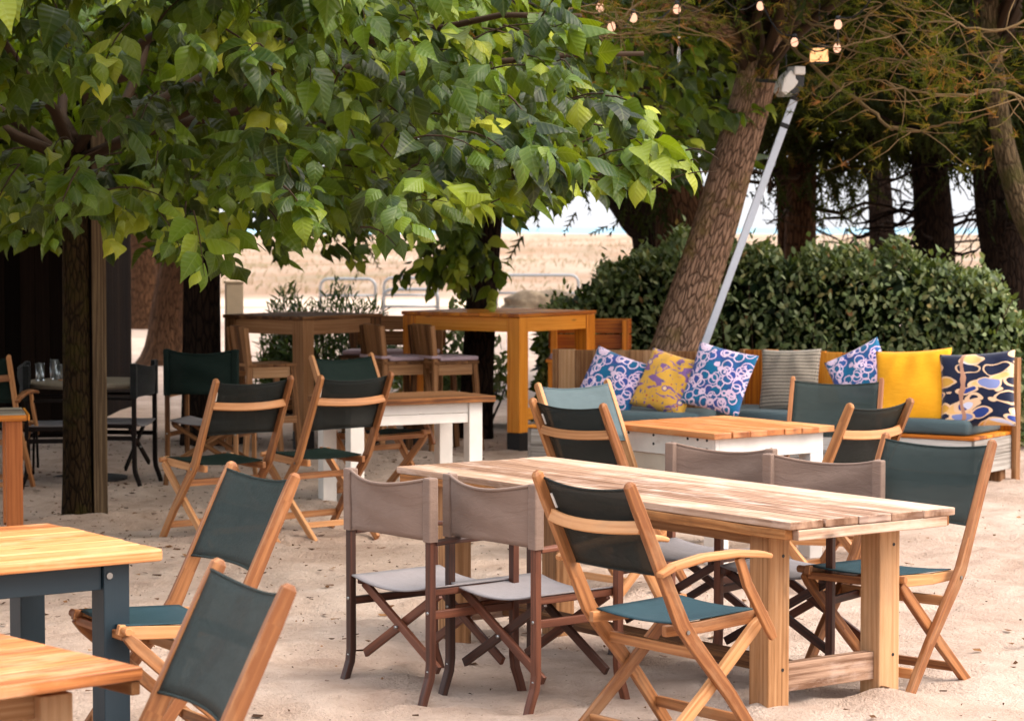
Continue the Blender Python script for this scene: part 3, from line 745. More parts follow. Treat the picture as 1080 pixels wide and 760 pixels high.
# table with dark teal legs
a, b = G(173, 578, .75), G(52, 551, .75); u = Vector((a.x - b.x, a.y - b.y)).normalized(); v = Vector((-u.y, u.x)) * -1   # v points left-near
W, L, Z0 = (a - b).length, 1.5, .75
uu = Vector((u.y, -u.x)); uu = uu if uu.x < 0 else -uu
c0 = (Vector((a.x, a.y)) + Vector((b.x, b.y))) / 2 + uu * (L / 2)
t = base_thing('plank_table', 'honey plank table on dark teal square legs at the left edge', 'table', c0, -uu)
plank_top(t, L, W, Z0, .045, 6, M['honey'], .01, bev=.01)
for sx in (-1, 1):
    for sy in (-1, 1):
        x, y = sx * (L / 2 - .15), sy * (W / 2 - .12)
        MB().box((x - .05, y - .05, -.04), (x + .05, y + .05, Z0 - .048), 2).build('leg', M['tealpaint'], t, .004)
for s in (-1, 1):
    MB().box((-L / 2 + .202, s * (W / 2 - .12) - .035, Z0 - .14), (L / 2 - .202, s * (W / 2 - .12) + .035, Z0 - .05), 0).build('apron', M['tealpaint'], t, .003)
    MB().box((s * (L / 2 - .15) - .03, -W / 2 + .172, Z0 - .15), (s * (L / 2 - .15) + .03, W / 2 - .172, Z0 - .05), 1).build('apron', M['redwood'], t, .003)
mb = MB()
mb.tube([(L / 2 - .18, -W / 2 + .069, Z0 - .09), (L / 2 - .18, -W / 2 + .064, Z0 - .09)], .012, 10); mb.build('bolt', M['steel'], t)
# foreground table
a, b = G(151, 703, .72), G(0, 667, .72); u = Vector((a.x - b.x, a.y - b.y)).normalized()
uu = Vector((u.y, -u.x)); uu = uu if uu.x < 0 else -uu
W, L, Z0 = .95, 1.2, .72
c0 = Vector((a.x, a.y)) - u * (W / 2) + uu * (L / 2)
t = base_thing('plank_table', 'bare wooden plank table nearest the camera, cut by the lower left corner', 'table', c0, -uu)
plank_top(t, L, W, Z0, .035, 6, M['honey'], .006)
MB().box((L / 2 - .03, -W / 2 + .01, Z0 - .075), (L / 2 - .002, W / 2 - .01, Z0 - .037), 1).build('end_board', M['pine_leg'], t, .004)
for sx in (-1, 1):
    for sy in (-1, 1):
        x, y = sx * (L / 2 - .16), sy * (W / 2 - .22)
        MB().box((x - .05, y - .05, -.04), (x + .05, y + .05, Z0 - .077), 2).build('leg', M['pine_leg'], t, .005)
for s in (-1, 1):
    MB().box((-L / 2 + .21, s * (W / 2 - .22) - .02, Z0 - .14), (L / 2 - .21, s * (W / 2 - .22) + .02, Z0 - .04), 0).build('apron', M['pine_leg'], t, .003)
    MB().box((s * (L / 2 - .16) - .02, -W / 2 + .272, Z0 - .14), (s * (L / 2 - .16) + .02, W / 2 - .272, Z0 - .04), 1).build('apron', M['pine_leg'], t, .003)
# small corner table
a = G(28, 437, .74); u = Vector((.97, .24)).normalized(); v = Vector((-u.y, u.x)); L, W, Z0 = .8, .62, .74
c0 = Vector((a.x, a.y)) - u * (L / 2) + v * (W / 2)
t = base_thing('corner_table', 'small grey-topped table on pale board legs at the left edge', 'table', c0, u)
plank_top(t, L, W, Z0, .035, 4, M['greywood'], .004)
mb = MB()
for s in (-1, 1): mb.box((-L / 2, s * (W / 2 + .008) - .007, Z0 - .038), (L / 2, s * (W / 2 + .008) + .007, Z0 - .002), 0)
mb.box((L / 2 + .006, -W / 2, Z0 - .038), (L / 2 + .02, W / 2, Z0 - .002), 1)
mb.build('edge_board', M['orange'], t, .003)
for sx in (-1, 1):
    for sy in (-1, 1):
        x, y = sx * (L / 2 - .075), sy * (W / 2 - .055)
        MB().box((x - .05, y - .04, -.04), (x + .05, y + .04, Z0 - .037), 2).build('leg', M['redwood'], t, .004)
# round grey table deep under the tree
c = G(92, 402, .74)
t = thing('round_table', 'round grey table laid with glasses behind the old trunk', 'table', (c.x, c.y + .1, 0))
MB().lathe([(0, .70), (.46, .70), (.475, .715), (.475, .73), (.462, .74), (0, .74)], n=40).build('tabletop', M['greywood'], t)
MB().lathe([(0, -.02), (.28, -.02), (.28, .02), (.05, .05), (.04, .60), (.12, .70), (0, .70)], n=20).build('pedestal', M['black'], t)
for k, (dx, dy, h) in enumerate(((-.36, -.05, .13), (-.28, .1, .15), (-.2, -.02, .12))):
    g = MB().lathe([(0, 0), (.03, 0), (.032, .006), (.036, h), (.033, h), (.029, .01), (0, .01)], n=16).build('drinking_glass', M['glass'], None, smooth=True)
    g.location = (c.x + dx, c.y + .1 + dy, .7415)
    tag(g, ['small clear glass at the left rim of the round grey table', 'tall clear glass standing behind two shorter ones on the round grey table', 'small clear glass closest to the old trunk on the round grey table'][k], 'glass', 'glasses on the grey table')
t = thing('serving_tray', 'small orange wooden tray on the round grey table', 'tray', (c.x - .12, c.y + .32, .7415), .1)
MB().box((-.13, -.08, 0), (.13, .08, .012), 0).build('base', M['orange'], t, .002)
mb = MB()
for s in (-1, 1): mb.box((-.13, s * .074 - .006, .013), (.13, s * .074 + .006, .05), 0); mb.box((s * .124 - .006, -.067, .013), (s * .124 + .006, .067, .05), 1)
mb.build('rim', M['orange'], t, .002)

# ------------------------------------------------------------------ bar tables
def bar_table(name, label, px, py, hz, u, L, W, wm, group):
    a = G(px, py, hz); u = Vector(u).normalized(); v = Vector((-u.y, u.x))
    c0 = Vector((a.x, a.y)) + u * (L / 2) + v * (W / 2)
    t = base_thing(name, label, 'bar table', c0, u, group)
    mb = MB(); n = 6
    for i in range(n):
        y0 = -W / 2 + i * W / n
        mb.box((-L / 2 - .01, y0 + .001, hz - .03), (L / 2 + .01, y0 + W / n - .001, hz + random.uniform(-.001, .001)), 0)
    mb.build('tabletop', M[wm], t, .004)
    for sx in (-1, 1):
        for sy in (-1, 1):
            x, y = sx * (L / 2 - .07), sy * (W / 2 - .07)
            lg = MB().box((x - .065, y - .065, .16), (x + .065, y + .065, hz - .032), 2).build('leg', M[wm], t, .005)
            MB().box((x - .066, y - .066, -.05), (x + .066, y + .066, .158), 2).build('foot', M['black'], lg, .006)
    for s in (-1, 1):
        MB().box((-L / 2 + .138, s * (W / 2 - .03) - .018, hz - .155), (L / 2 - .138, s * (W / 2 - .03) + .018, hz - .034), 0).build('apron', M[wm], t, .003)
        MB().box((s * (L / 2 - .03) - .018, -W / 2 + .138, hz - .155), (s * (L / 2 - .03) + .018, W / 2 - .138, hz - .034), 1).build('apron', M[wm], t, .003)
        MB().box((-L / 2 + .138, s * (W / 2 - .07) - .02, .26), (L / 2 - .138, s * (W / 2 - .07) + .02, .36), 0).build('foot_rail', M[wm], t, .003)
    return t
BG = 'tall bar tables on square legs'
bar_table('bar_table', 'tall orange timber bar table behind the blue-grey folding chair', 548, 331, 1.16, (.58, .81), 1.15, 1.25, 'orange', BG)
bar_table('bar_table', 'tall brown timber bar table left of the other, with a pale leg', 320, 334, 1.13, (.62, .78), 1.0, .95, 'brownwood', BG)

def bar_chair(label, group, cush=True):
    t = thing('bar_chair', label, 'bar chair', group=group)
    for sx in (-1, 1):
        MB().sweep([(sx * .20, -.24, -.03), (sx * .185, -.20, .4), (sx * .175, -.19, .74), (sx * .175, -.225, 1.06)], (1, 0, 0), .04, .045).build('leg', M['brownwood'], t, .004)
        MB().bar((sx * .205, .245, -.03), (sx * .18, .19, .735), (1, 0, 0), .04, .045).build('leg', M['brownwood'], t, .004)
        MB().bar((sx * .205, -.205, .30), (sx * .205, .215, .30), (0, 0, 1), .06, .025).build('stretcher', M['brownwood'], t, .003)
        MB().bar((sx * .178, -.165, .69), (sx * .178, .165, .69), (0, 0, 1), .09, .028).build('seat_rail', M['pine_leg'], t, .003)
    MB().bar((-.18, -.205, .22), (.18, -.205, .22), (0, 0, 1), .10, .025).build('stretcher', M['brownwood'], t, .003)
    mb = MB()
    for k in range(4): mb.box((-.205, -.20 + k * .107, .737), (.205, -.097 + k * .107, .762), 0)
    mb.build('seat', M['brownwood'], t, .003)
    mb = MB()
    for k, (x0, x1) in enumerate(((-.152, -.055), (-.051, .05), (.054, .152))):
        mb.bar(((x0 + x1) / 2, -.17, .70), ((x0 + x1) / 2, -.222, 1.07), (1, 0, 0), x1 - x0, .022)
    mb.build('backrest', M['brownwood'], t, .003)
    if cush:
        MB().box((-.20, -.155, .764), (.20, .225, .80), 0).build('seat_pad', M['lilac'], t, .015)
        mb = MB()
        for (a, b, sd) in (((-.202, -.236, .80), (.202, -.236, .80), (0, 0, 1)), ((-.204, -.235, .80), (-.204, -.14, .80), (0, 0, 1)), ((.204, -.235, .80), (.204, -.14, .80), (0, 0, 1))):
            mb.bar(a, b, sd, .022, .004)
        mb.build('tie_ribbon', M['lilac'], t)
    return t
KG = 'wooden bar chairs at the tall tables'
bc = bar_chair('wooden bar chair with a lilac seat pad tied on, behind the white-legged table', KG)
def bplace(o, px, py, a, z=1.06): o.location = top_to_base(px, py, a, z, -.225); o.rotation_euler = (0, 0, heading(a))
bplace(bc, 444, 343, 58)
b2 = dup(bc, top_to_base(392, 343, 60, 1.06, -.225), heading(60), 'wooden bar chair with its pad in shadow, between the two tall tables')
bd = bar_chair('bare wooden bar chair without a pad, drawn up to the brown bar table', KG, False)
bplace(bd, 250, 345, 62)
dup(bd, top_to_base(206, 339, 60, 1.06, -.225), heading(60), 'bare wooden bar chair in the dark beside the second trunk')

def bar_bench(label, px, py, a, length, wm, group):
    t = thing('bar_bench', label, 'bench', top_to_base(px, py, a, 1.07, -.2), heading(a), group)
    h = length / 2
    for sx in (-1, 1):
        for (y, top) in ((-.2, 1.06), (.2, .70)):
            MB().box((sx * (h - .05) - .03, y - .03, -.04), (sx * (h - .05) + .03, y + .03, top), 2).build('leg', M[wm], t, .004)
        MB().box((sx * (h - .05) - .015, -.168, .30), (sx * (h - .05) + .015, .168, .37), 1).build('stretcher', M[wm], t, .003)
    mb = MB()
    for k in range(4): mb.box((-h, -.165 + k * .1, .702), (h, -.07 + k * .1, .728), 0)
    mb.build('seat', M[wm], t, .003)
    mb = MB()
    for k in range(2): mb.box((-h, -.232 - .022, .80 + k * .14), (h, -.232, .93 + k * .14), 0)
    mb.build('backrest', M[wm], t, .003)
    MB().box((-h + .03, -.15, .73), (h - .03, .22, .77), 0).build('seat_pad', M['lilac'], t, .015)
    return t
bar_bench('tall orange-brown slatted bench with a lilac pad, behind the orange bar table', 622, 336, 184, .74, 'orange', 'slatted bar benches')
bar_bench('tall dark slatted bench behind the gap between the bar tables', 418, 333, 188, .9, 'brownwood', 'slatted bar benches')
# ------------------------------------------------------------------ sofa benches and cushions
def sofa(label, pl, pr, z, Ys, end_right, group):
    """pl / pr: back-top corners in the photo, Ys: their distances"""
    a, b = at(*pl, Ys[0]), at(*pr, Ys[1]); a.z = b.z = 0
    u = (b - a); L = u.length; u.normalize()
    c = (a + b) / 2
    t = thing('sofa_bench', label, 'bench', c, math.atan2(u.y, u.x), group)       # local: x along the back, -y to the front, y=0 the back
    mb = MB(); n = int(L / .14); w = L / n
    for k in range(n):
        mb.box((-L / 2 + k * w + .001, -.03, .12), (-L / 2 + (k + 1) * w - .001, .0, z + random.uniform(-.004, .004)), 2)
    mb.build('backrest', M['orange'] if end_right else M['pine_leg'], t, .003)
    MB().box((-L / 2, .002, z - .16), (L / 2, .04, z - .07), 0).build('back_rail', M['brownwood'], t, .003)
    for s in (-1, 1):
        mb = MB()
        for k in range(2): mb.box((s * (L / 2 - .012) - .012, -.72, .10 + k * .125), (s * (L / 2 - .012) + .012, -.032, .222 + k * .125), 1)
        mb.build('side_panel', M['palegrey'], t, .003)
        for y in (-.66, -.10): MB().box((s * (L / 2 - .09) - .05, y - .05, -.04), (s * (L / 2 - .09) + .05, y + .05, .15), 2).build('foot', M['pine_leg'], t, .004)
        MB().box((s * (L / 2 + .022) - .02, -.05, 0), (s * (L / 2 + .022) + .02, .03, z + .0), 2).build('post', M['pine_leg'], t, .003)
    mb = MB()
    for k in range(2): mb.box((-L / 2 + .026, -.72, .10 + k * .125), (L / 2 - .026, -.70, .222 + k * .125), 0)
    mb.build('front_panel', M['palegrey'], t, .003)
    mb = MB()
    for k in range(6): mb.box((-L / 2, -.73 + k * .117, .352), (L / 2, -.62 + k * .117, .374), 0)
    mb.build('seat', M['orange'], t, .003)
    m2 = 2 if L > 1.9 else 1
    for k in range(m2):
        x0 = -L / 2 + .02 + k * (L - .08) / m2; x1 = x0 + (L - .08) / m2 - .012
        mb = MB()
        def cf(u_, v_, top, x0=x0, x1=x1):
            x = lerp(x0, x1, u_); y = lerp(-.71, -.05, v_)
            return (x, y, top)
        mb.box((x0, -.68, .378), (x1, -.05, .49), 0)
        mb.build('seat_pad', M['cushion'], t, .03, smooth=True)
    return t, u, L, c
SG = 'board-backed sofa benches along the hedge'
sL, uL, LL, cL = sofa('board-backed sofa bench holding two ring print cushions and a purple-yellow one', (590, 366), (771, 372), .92, (19.5, 19.0), False, SG)
sR, uR, LR, cR = sofa('board-backed sofa bench with a slate pad and grey weathered end, holding the yellow cushion', (788, 369), (1070, 378), .92, (19.5, 18.25), True, SG)

def cushion(label, mat, px, py, Y, size, yaw, roll, lean, sy=None, T=.085, cat='cushion'):
    """px, py: centre in the photo; yaw: heading of its face; roll: turn in its own plane; lean: tilt back"""
    n = 22; mb = MB(); sy = sy or size
    ph = rng.uniform(0, 6, 4)
    def sf(side):
        def f(u, v):
            a, b = u * 2 - 1, v * 2 - 1
            px_ = a * (1 - .055 * (1 - b * b)); py_ = b * (1 - .055 * (1 - a * a))
            e = max(0.0, (1 - a * a) * (1 - b * b))
            h = T * e ** .42 * (1 + .10 * math.sin(4 * a + ph[0]) * math.sin(3.4 * b + ph[1]))
            h += .007 * math.sin(9 * a * b + 5 * a + ph[2]) * min(1, e * 3)
            return (px_ * size / 2, side * h, py_ * sy / 2)
        return f
    mb.grid(sf(-1), n, n); mb.grid(sf(1), n, n)
    half = n * n
    for i in range(half): mb.f[i] = mb.f[i]                     # front face
    for i in range(half, 2 * half): mb.f[i] = mb.f[i][::-1]; mb.uv[i] = mb.uv[i][::-1]
    o = mb.build('cushion', mat, None, smooth=True)
    md = o.modifiers.new('weld', 'WELD'); md.merge_threshold = .0008
    p = at(px, py, Y)
    d = Vector((math.sin(R(yaw)), math.cos(R(yaw)), 0))
    rot = Matrix.Rotation(math.atan2(-d.x, d.y) + math.pi, 4, 'Z') @ Matrix.Rotation(R(-lean), 4, 'X') @ Matrix.Rotation(R(roll), 4, 'Y')
    o.matrix_world = Matrix.Translation(p) @ rot
    tag(o, label, cat)
    return o
RG = 'blue ring print cushions'
tag(cushion('leftmost blue ring print cushion, leaning at the left end of the sofa bench', M['rings'], 645, 405, 18.95, .50, 205, 18, 22), group=RG)
cushion('yellow cushion with purple print between two blue ring print cushions', M['floral'], 704, 404, 18.72, .48, 208, 14, 24)
tag(cushion('blue ring print cushion leaning at the right end of its bench, beside the open gap', M['rings'], 758, 400, 18.50, .50, 206, 12, 20), group=RG)
cushion('grey striped cushion upright against the boards right of the open gap', M['stripes'], 833, 401, 18.90, .49, 208, -2, 12)
tag(cushion('blue ring print cushion tucked behind the plain yellow cushion', M['rings'], 908, 397, 18.55, .46, 210, -28, 16), group=RG)
cushion('plain mustard yellow cushion standing upright on the slate pad', M['yellow'], 963, 409, 18.12, .58, 206, -4, 14)
cushion('navy cushion with orange and white petal print at the right end of the bench', M['petals'], 1031, 411, 17.85, .56, 206, -5, 14)

# ------------------------------------------------------------------ pole, floodlight, string lights, lantern
a, b = at(738, 372, 20.1), at(837, 106, 20.1); dirp = (b - a).normalized(); foot = a - dirp * (a.z / dirp.z)
t = thing('metal_pole', 'slanting grey aluminium pole leaning beside the big pine trunk', 'pole', foot)
MB().bar((0, 0, -.05), b - foot, (1, 0, 0), .062, .045).build('tube', M['alu'], t, .004)
q = (b - foot) * .93
MB().bar(q - dirp * .02, q + dirp * .02, (1, 0, 0), .068, .051).build('clamp', M['blackplastic'], t, .003)
MB().bar((b - foot) + dirp * .0, (b - foot) + dirp * .03, (1, 0, 0), .056, .04).build('end_cap', M['blackplastic'], t, .003)
c = at(834, 86, 20.0)
t = thing('floodlight', 'black and white floodlight hanging beside the pine trunk above the pole', 'floodlight', c, R(20))
mb = MB(); mb.sweep([(-.10, 0, -.10), (-.05, 0, -.02), (.02, 0, .05)], (0, 1, 0), [.16, .14, .10], [.05, .12, .12]); mb.build('reflector', M['whiteplastic'], t, .01)
MB().sweep([(.0, .01, -.11), (.045, .01, -.02), (.06, .01, .05)], (0, 1, 0), .13, [.06, .10, .08]).build('housing', M['blackplastic'], t, .01)
MB().box((.0, -.07, .05), (.10, .07, .12), 0).build('ballast', M['whiteplastic'], t, .012)
MB().tube([(-.03, 0, .04), (-.04, 0, .12), (-.035, .02, .22)], .006, 6).build('cord', M['cable'], t)
MB().lathe([(0, 0), (.06, 0), (.075, .02), (.06, .035), (0, .035)], (-.055, 0, -.125), 16).build('lens', M['glass'], t, smooth=True)
MB().bar((-.02, .07, .0), (-.20, .24, .02), (0, 0, 1), .03, .02).build('bracket', M['blackplastic'], t, .003)

bp = [(598, -14, 17.2), (633, 9, 17.2), (645, 29, 17.2), (668, 20, 17.4), (714, 11, 17.8), (758, 2, 18.2), (802, 8, 18.6), (838, 46, 18.4), (883, 52, 17.8), (884, 27, 17.4), (930, -12, 17.0)]
pts = [at(x, y - 9, Y) for (x, y, Y) in bp]
o0 = pts[5].copy()
t = thing('string_lights', 'string of small warm glowing bulbs looped through the pine branches', 'string lights', o0)
path = []
for i in range(len(pts) - 1):
    for k in range(6):
        s = k / 6; p = pts[i].lerp(pts[i + 1], s); p = p - Vector((0, 0, .10 * math.sin(math.pi * s))); path.append(p - o0)
path.append(pts[-1] - o0)
MB().tube(path, .006, 6).build('cable', M['cable'], t, smooth=True)
for i in (1, 2, 3, 4, 6, 7, 8, 9):
    p = pts[i] - o0
    bl = MB().lathe([(0, -.088), (.018, -.082), (.028, -.062), (.026, -.042), (.014, -.02), (0, -.018)], p, 12).build('bulb', M['bulb'], t, smooth=True)
    MB().lathe([(0, -.022), (.016, -.022), (.018, -.008), (.014, .008), (0, .008)], p, 10).build('socket', M['blackplastic'], bl)
c = at(864, 57, 19.0)
t = thing('lantern', 'small square lantern glowing orange under the branches right of the pine trunk', 'lantern', c - Vector((0, 0, .06)), R(15))
MB().box((-.055, -.055, 0), (.055, .055, .10), 2).build('lamp_panel', M['lamp'], t, .004)
mb = MB(); mb.box((-.06, -.06, -.012), (.06, .06, -.002), 0); mb.box((-.07, -.07, .102), (.07, .07, .125), 0); mb.build('cover', M['blackplastic'], t, .003)
MB().tube([(0, 0, .12), (0, 0, .6)], .004, 6).build('cord', M['cable'], t)
c = at(716, 59, 17.6)
t = thing('hanging_ornament', 'thin clear glass drop hanging on a thread from the pine branch', 'ornament', c)
MB().lathe([(0, -.07), (.010, -.06), (.013, 0), (.010, .06), (0, .068)], n=12).build('drop', M['glass'], t, smooth=True)
MB().tube([(0, 0, .068), (0, 0, .13), (0, 0, .4)], .0035, 6).build('thread', M['cable'], t)
MB().lathe([(0, .118), (.01, .125), (.01, .135), (0, .142)], n=10).build('bead', M['whiteplastic'], t, smooth=True)

# ------------------------------------------------------------------ background furniture of the dunes
def hoop(label, x0, x1, y, Y, group):
    a, b = G(x0, 324, 0), G(x1, 324, 0); a = at(x0, 324, Y); b = at(x1, 324, Y); w = b.x - a.x
    zt = H - (y - 240) * Y / F
    t = thing('hoop_barrier', label, 'barrier', ((a.x + b.x) / 2, Y, 0), 0, group)
    h = w / 2; r = .18
    P = [(-h, 0, -.1), (-h, 0, zt - r)] + [(-h + r - r * math.cos(k * math.pi / 8), 0, zt - r + r * math.sin(k * math.pi / 8)) for k in range(1, 5)]
    P += [(-p[0], 0, p[2]) for p in P[::-1]]
    MB().tube(P, .035, 8).build('rail', M['galv'], t, smooth=True)
    MB().tube([(-h, 0, zt * .45), (h, 0, zt * .45)], .028, 8).build('cross_bar', M['galv'], t, smooth=True)
HG = 'galvanised hoop barriers along the pale track'
hoop('far left of three pale metal hoop barriers seen behind the dark low shrub', 338, 396, 294, 57, HG)
hoop('middle of three pale metal hoop barriers, in front of the dry field', 405, 461, 293, 57, HG)
hoop('pale metal hoop barrier in front of the middle one, lower and darker', 404, 462, 305, 50, HG)
hoop('far right pale metal hoop barrier, half behind the dark leaning trunk and the boulder', 524, 610, 290, 58, HG)
# boulder
mb = MB(); c = at(576, 322, 50); 
def rk(u, v):
    th = u * 2 * math.pi; ph = (v - .5) * math.pi
    x, y, z = math.cos(ph) * math.cos(th), math.cos(ph) * math.sin(th), math.sin(ph)
    k = 1 + .14 * math.sin(3 * x + 1 + 2 * z) * math.cos(2.5 * y + z) + .08 * math.sin(7 * x + 3 * y) + .05 * math.sin(11 * z + 6 * x)
    return (.98 * k * x, .55 * k * y, .34 + .34 * k * z + .06 * x)
mb.grid(rk, 36, 20); o = mb.build('boulder', M['stone'], None, smooth=True); o.location = (c.x, 50, -.06)
tag(o, 'long grey-brown boulder lying at the edge of the track beyond the bar table', 'boulder')
c = at(247, 332, 24)
t = thing('marker_post', 'short pale post with a sloped top left of the dark low shrub', 'post', (c.x, 24, 0), R(12))
MB().box((-.085, -.07, -.05), (.085, .07, H - (299 - 240) * 24 / F), 2).build('shaft', M['concrete'], t, .01)
MB().box((-.092, -.077, H - (299 - 240) * 24 / F + .002), (.092, .077, H - (299 - 240) * 24 / F + .03), 0).build('cap', M['concrete'], t, .01)
# shed
t = thing('wooden_shed', 'dark timber shed standing in deep shade behind the old trunk', 'shed', (-6.1, 24.2, 0), R(-2))
def shed_wall(x0, x1, y0, y1, z0, z1, n, axis):
    mb = MB()
    for k in range(n):
        if axis == 0: mb.box((lerp(x0, x1, k / n) + .002, y0, z0), (lerp(x0, x1, (k + 1) / n) - .002, y1 + random.uniform(0, .006), z1), 2)
        else: mb.box((x0, lerp(y0, y1, k / n) + .002, z0), (x1, lerp(y0, y1, (k + 1) / n) - .002, z1), 2)
    return mb.build('wall', M['shedwood'], t, .002)
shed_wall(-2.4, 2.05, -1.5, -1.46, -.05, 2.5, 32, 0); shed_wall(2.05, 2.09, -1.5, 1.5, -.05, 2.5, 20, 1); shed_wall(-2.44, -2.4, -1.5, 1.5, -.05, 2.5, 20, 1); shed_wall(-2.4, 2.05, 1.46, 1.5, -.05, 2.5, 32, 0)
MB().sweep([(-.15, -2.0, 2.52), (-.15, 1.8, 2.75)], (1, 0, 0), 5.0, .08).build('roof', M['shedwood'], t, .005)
mb = MB()                                            # unseen roof added in front of the shed to shade the left tables
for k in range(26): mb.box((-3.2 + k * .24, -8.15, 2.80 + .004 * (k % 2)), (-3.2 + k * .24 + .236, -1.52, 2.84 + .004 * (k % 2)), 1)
mb.build('added_shade_roof', M['shedwood'], t)
for k in range(6): MB().box((-3.2, -8.0 + k * 1.2, 2.66), (3.05, -7.92 + k * 1.2, 2.795), 0).build('shade_roof_rafter', M['shedwood'], t)  # beams under the added shade roof, unseen as well
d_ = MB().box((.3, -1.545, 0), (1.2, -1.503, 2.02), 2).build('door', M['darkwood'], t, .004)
MB().tube([(1.12, -1.55, 1.0), (1.12, -1.60, 1.0), (1.02, -1.60, 1.0)], .012, 8).build('handle', M['steel'], d_)
# square post next to the old trunk
c = G(102, 546, 0)
t = thing('wooden_post', 'square wooden post with a pale weathered face tight against the old trunk', 'post', c, R(-52))
MB().box((-.062, -.05, -.1), (.050, .05, 2.75), 2).build('beam', M['shedwood'], t, .004)
MB().box((.0505, -.05, -.05), (.062, .05, 2.75), 2).build('board', M['oldboard'], t, .003)
# ------------------------------------------------------------------ foliage
def unit(a): return a / np.maximum(np.linalg.norm(a, axis=-1, keepdims=True), 1e-9)
def leaf_template(prof, fold, curl, nseg):
    ts = np.linspace(0, 1, nseg + 1); w = np.interp(ts, *zip(*prof))
    th = curl * ts
    y = np.sin(th) / curl if curl else ts; z = -(1 - np.cos(th)) / curl if curl else ts * 0
    V, U = [], []
    for i in range(nseg + 1):
        for c in (-1, 0, 1):
            V.append((c * w[i], y[i], z[i] - fold * abs(c) * w[i])); U.append((c * w[i] / .36, ts[i]))
    Qs = []
    for i in range(nseg):
        for c in (0, 1): Qs.append((3 * i + c, 3 * i + c + 1, 3 * i + 4 + c, 3 * i + 3 + c))
    return np.array(V), np.array(Qs), np.array(U)
OV = [(0, .02), (.05, .17), (.18, .29), (.34, .31), (.54, .23), (.72, .12), (.88, .04), (1, .004)]
T_BROAD = [leaf_template(OV, f, c, 7) for f, c in ((.45, 1.2), (.2, 1.7), (-.35, .9), (.75, 1.4), (.6, .6))]
T_HEDGE = [leaf_template([(0, .03), (.25, .24), (.55, .27), (.85, .12), (1, .01)], f, .5, 3) for f in (.2, -.3)]
T_STRAP = [leaf_template([(0, .05), (.5, .09), (.85, .06), (1, .005)], .2, .8, 3)]
def spray_template(kind):
    V, Qs = [], []
    n = 9 if kind == 'flat' else 11
    for i in range(n):
        if kind == 'flat':
            t = i / (n - 1); s = -1 if i % 2 else 1
            base = np.array((0, t * .8, -.18 * t * t)); L = .34 * (1 - .55 * t)
            tip = base + np.array((s * L * .75, L * .7, -.10 * L)); wv = np.array((0, .06, .02))
        else:
            a = random.random() * 6.28; b = random.uniform(.2, 1.15)
            base = np.array((0, random.uniform(0, .5), 0)); L = random.uniform(.35, .6)
            tip = base + L * np.array((math.sin(b) * math.cos(a), math.cos(b), math.sin(b) * math.sin(a)))
            wv = np.array((-math.sin(a), 0, math.cos(a))) * .018
        k = len(V); V += [base - wv, base + wv, tip]; Qs.append((k, k + 1, k + 2))
    if kind == 'flat':
        k = len(V); V += [np.array((-.04, 0, 0)), np.array((.04, 0, 0)), np.array((0, 1, -.25))]; Qs.append((k, k + 1, k + 2))
    V = np.array(V); return V, np.array(Qs), np.zeros((len(V), 2))
T_FLAT = [spray_template('flat')]; T_NEEDLE = [spray_template('needle') for _ in range(3)]
def cloud(name, P, D, N, size, templates, mat, parent, rnd):
    """one mesh of many leaves: P positions, D tip directions, N leaf normals"""
    D = unit(D); Sd = unit(np.cross(D, N)); N = np.cross(Sd, D)
    Vs, Qs, Us, Rs = [], [], [], []; off = 0
    pick = rng.integers(0, len(templates), len(P))
    for k, (tv, tq, tu) in enumerate(templates):
        m = pick == k
        if not m.any(): continue
        V = P[m][:, None] + size[m][:, None, None] * (tv[None, :, 0:1] * Sd[m][:, None] + tv[None, :, 1:2] * D[m][:, None] + tv[None, :, 2:3] * N[m][:, None])
        n = V.shape[0]; nv = len(tv)
        Q = tq[None] + (np.arange(n) * nv)[:, None, None] + off
        Vs.append(V.reshape(-1, 3)); Qs.append(Q.reshape(-1, tq.shape[1])); off += n * nv
        Us.append(np.broadcast_to(tu[tq], (n, *tu[tq].shape)).reshape(-1, 2)); Rs.append(np.repeat(rnd[m], len(tq)))
    return npmesh(name, np.concatenate(Vs), np.concatenate(Qs), mat, parent, np.concatenate(Us), np.concatenate(Rs), smooth=True)
def rdir(n): return unit(rng.normal(size=(n, 3)))

# ---- the big leaved shade trees
ZMIN = [(-60, 238), (0, 240), (60, 262), (120, 246), (180, 270), (250, 292), (285, 268), (320, 246), (370, 262), (440, 262), (480, 232), (540, 236), (590, 232), (620, 200), (700, 196), (760, 192), (800, 190)]
ZMAX = [(-60, -400), (590, -400), (612, 8), (640, 34), (655, 92), (690, 112), (730, 112), (765, 122), (800, 140)]
def under_over(p):
    """lowest and highest leaf height of the near tree's crown at a place, as a real shape in x"""
    xx = p[:, 0] / 13.0 * F + 540
    lo = H - (np.interp(xx, *zip(*ZMIN)) - 240) * 13.0 / F; hi = H - (np.interp(xx, *zip(*ZMAX)) - 240) * 13.0 / F
    lo = lo + np.where(xx > 757, 9, 0)
    lo = lo + .09 * np.sin(p[:, 0] * 7.3 + 1) * np.sin(p[:, 1] * 5.1) + .05 * np.sin(p[:, 0] * 17)
    return lo, hi
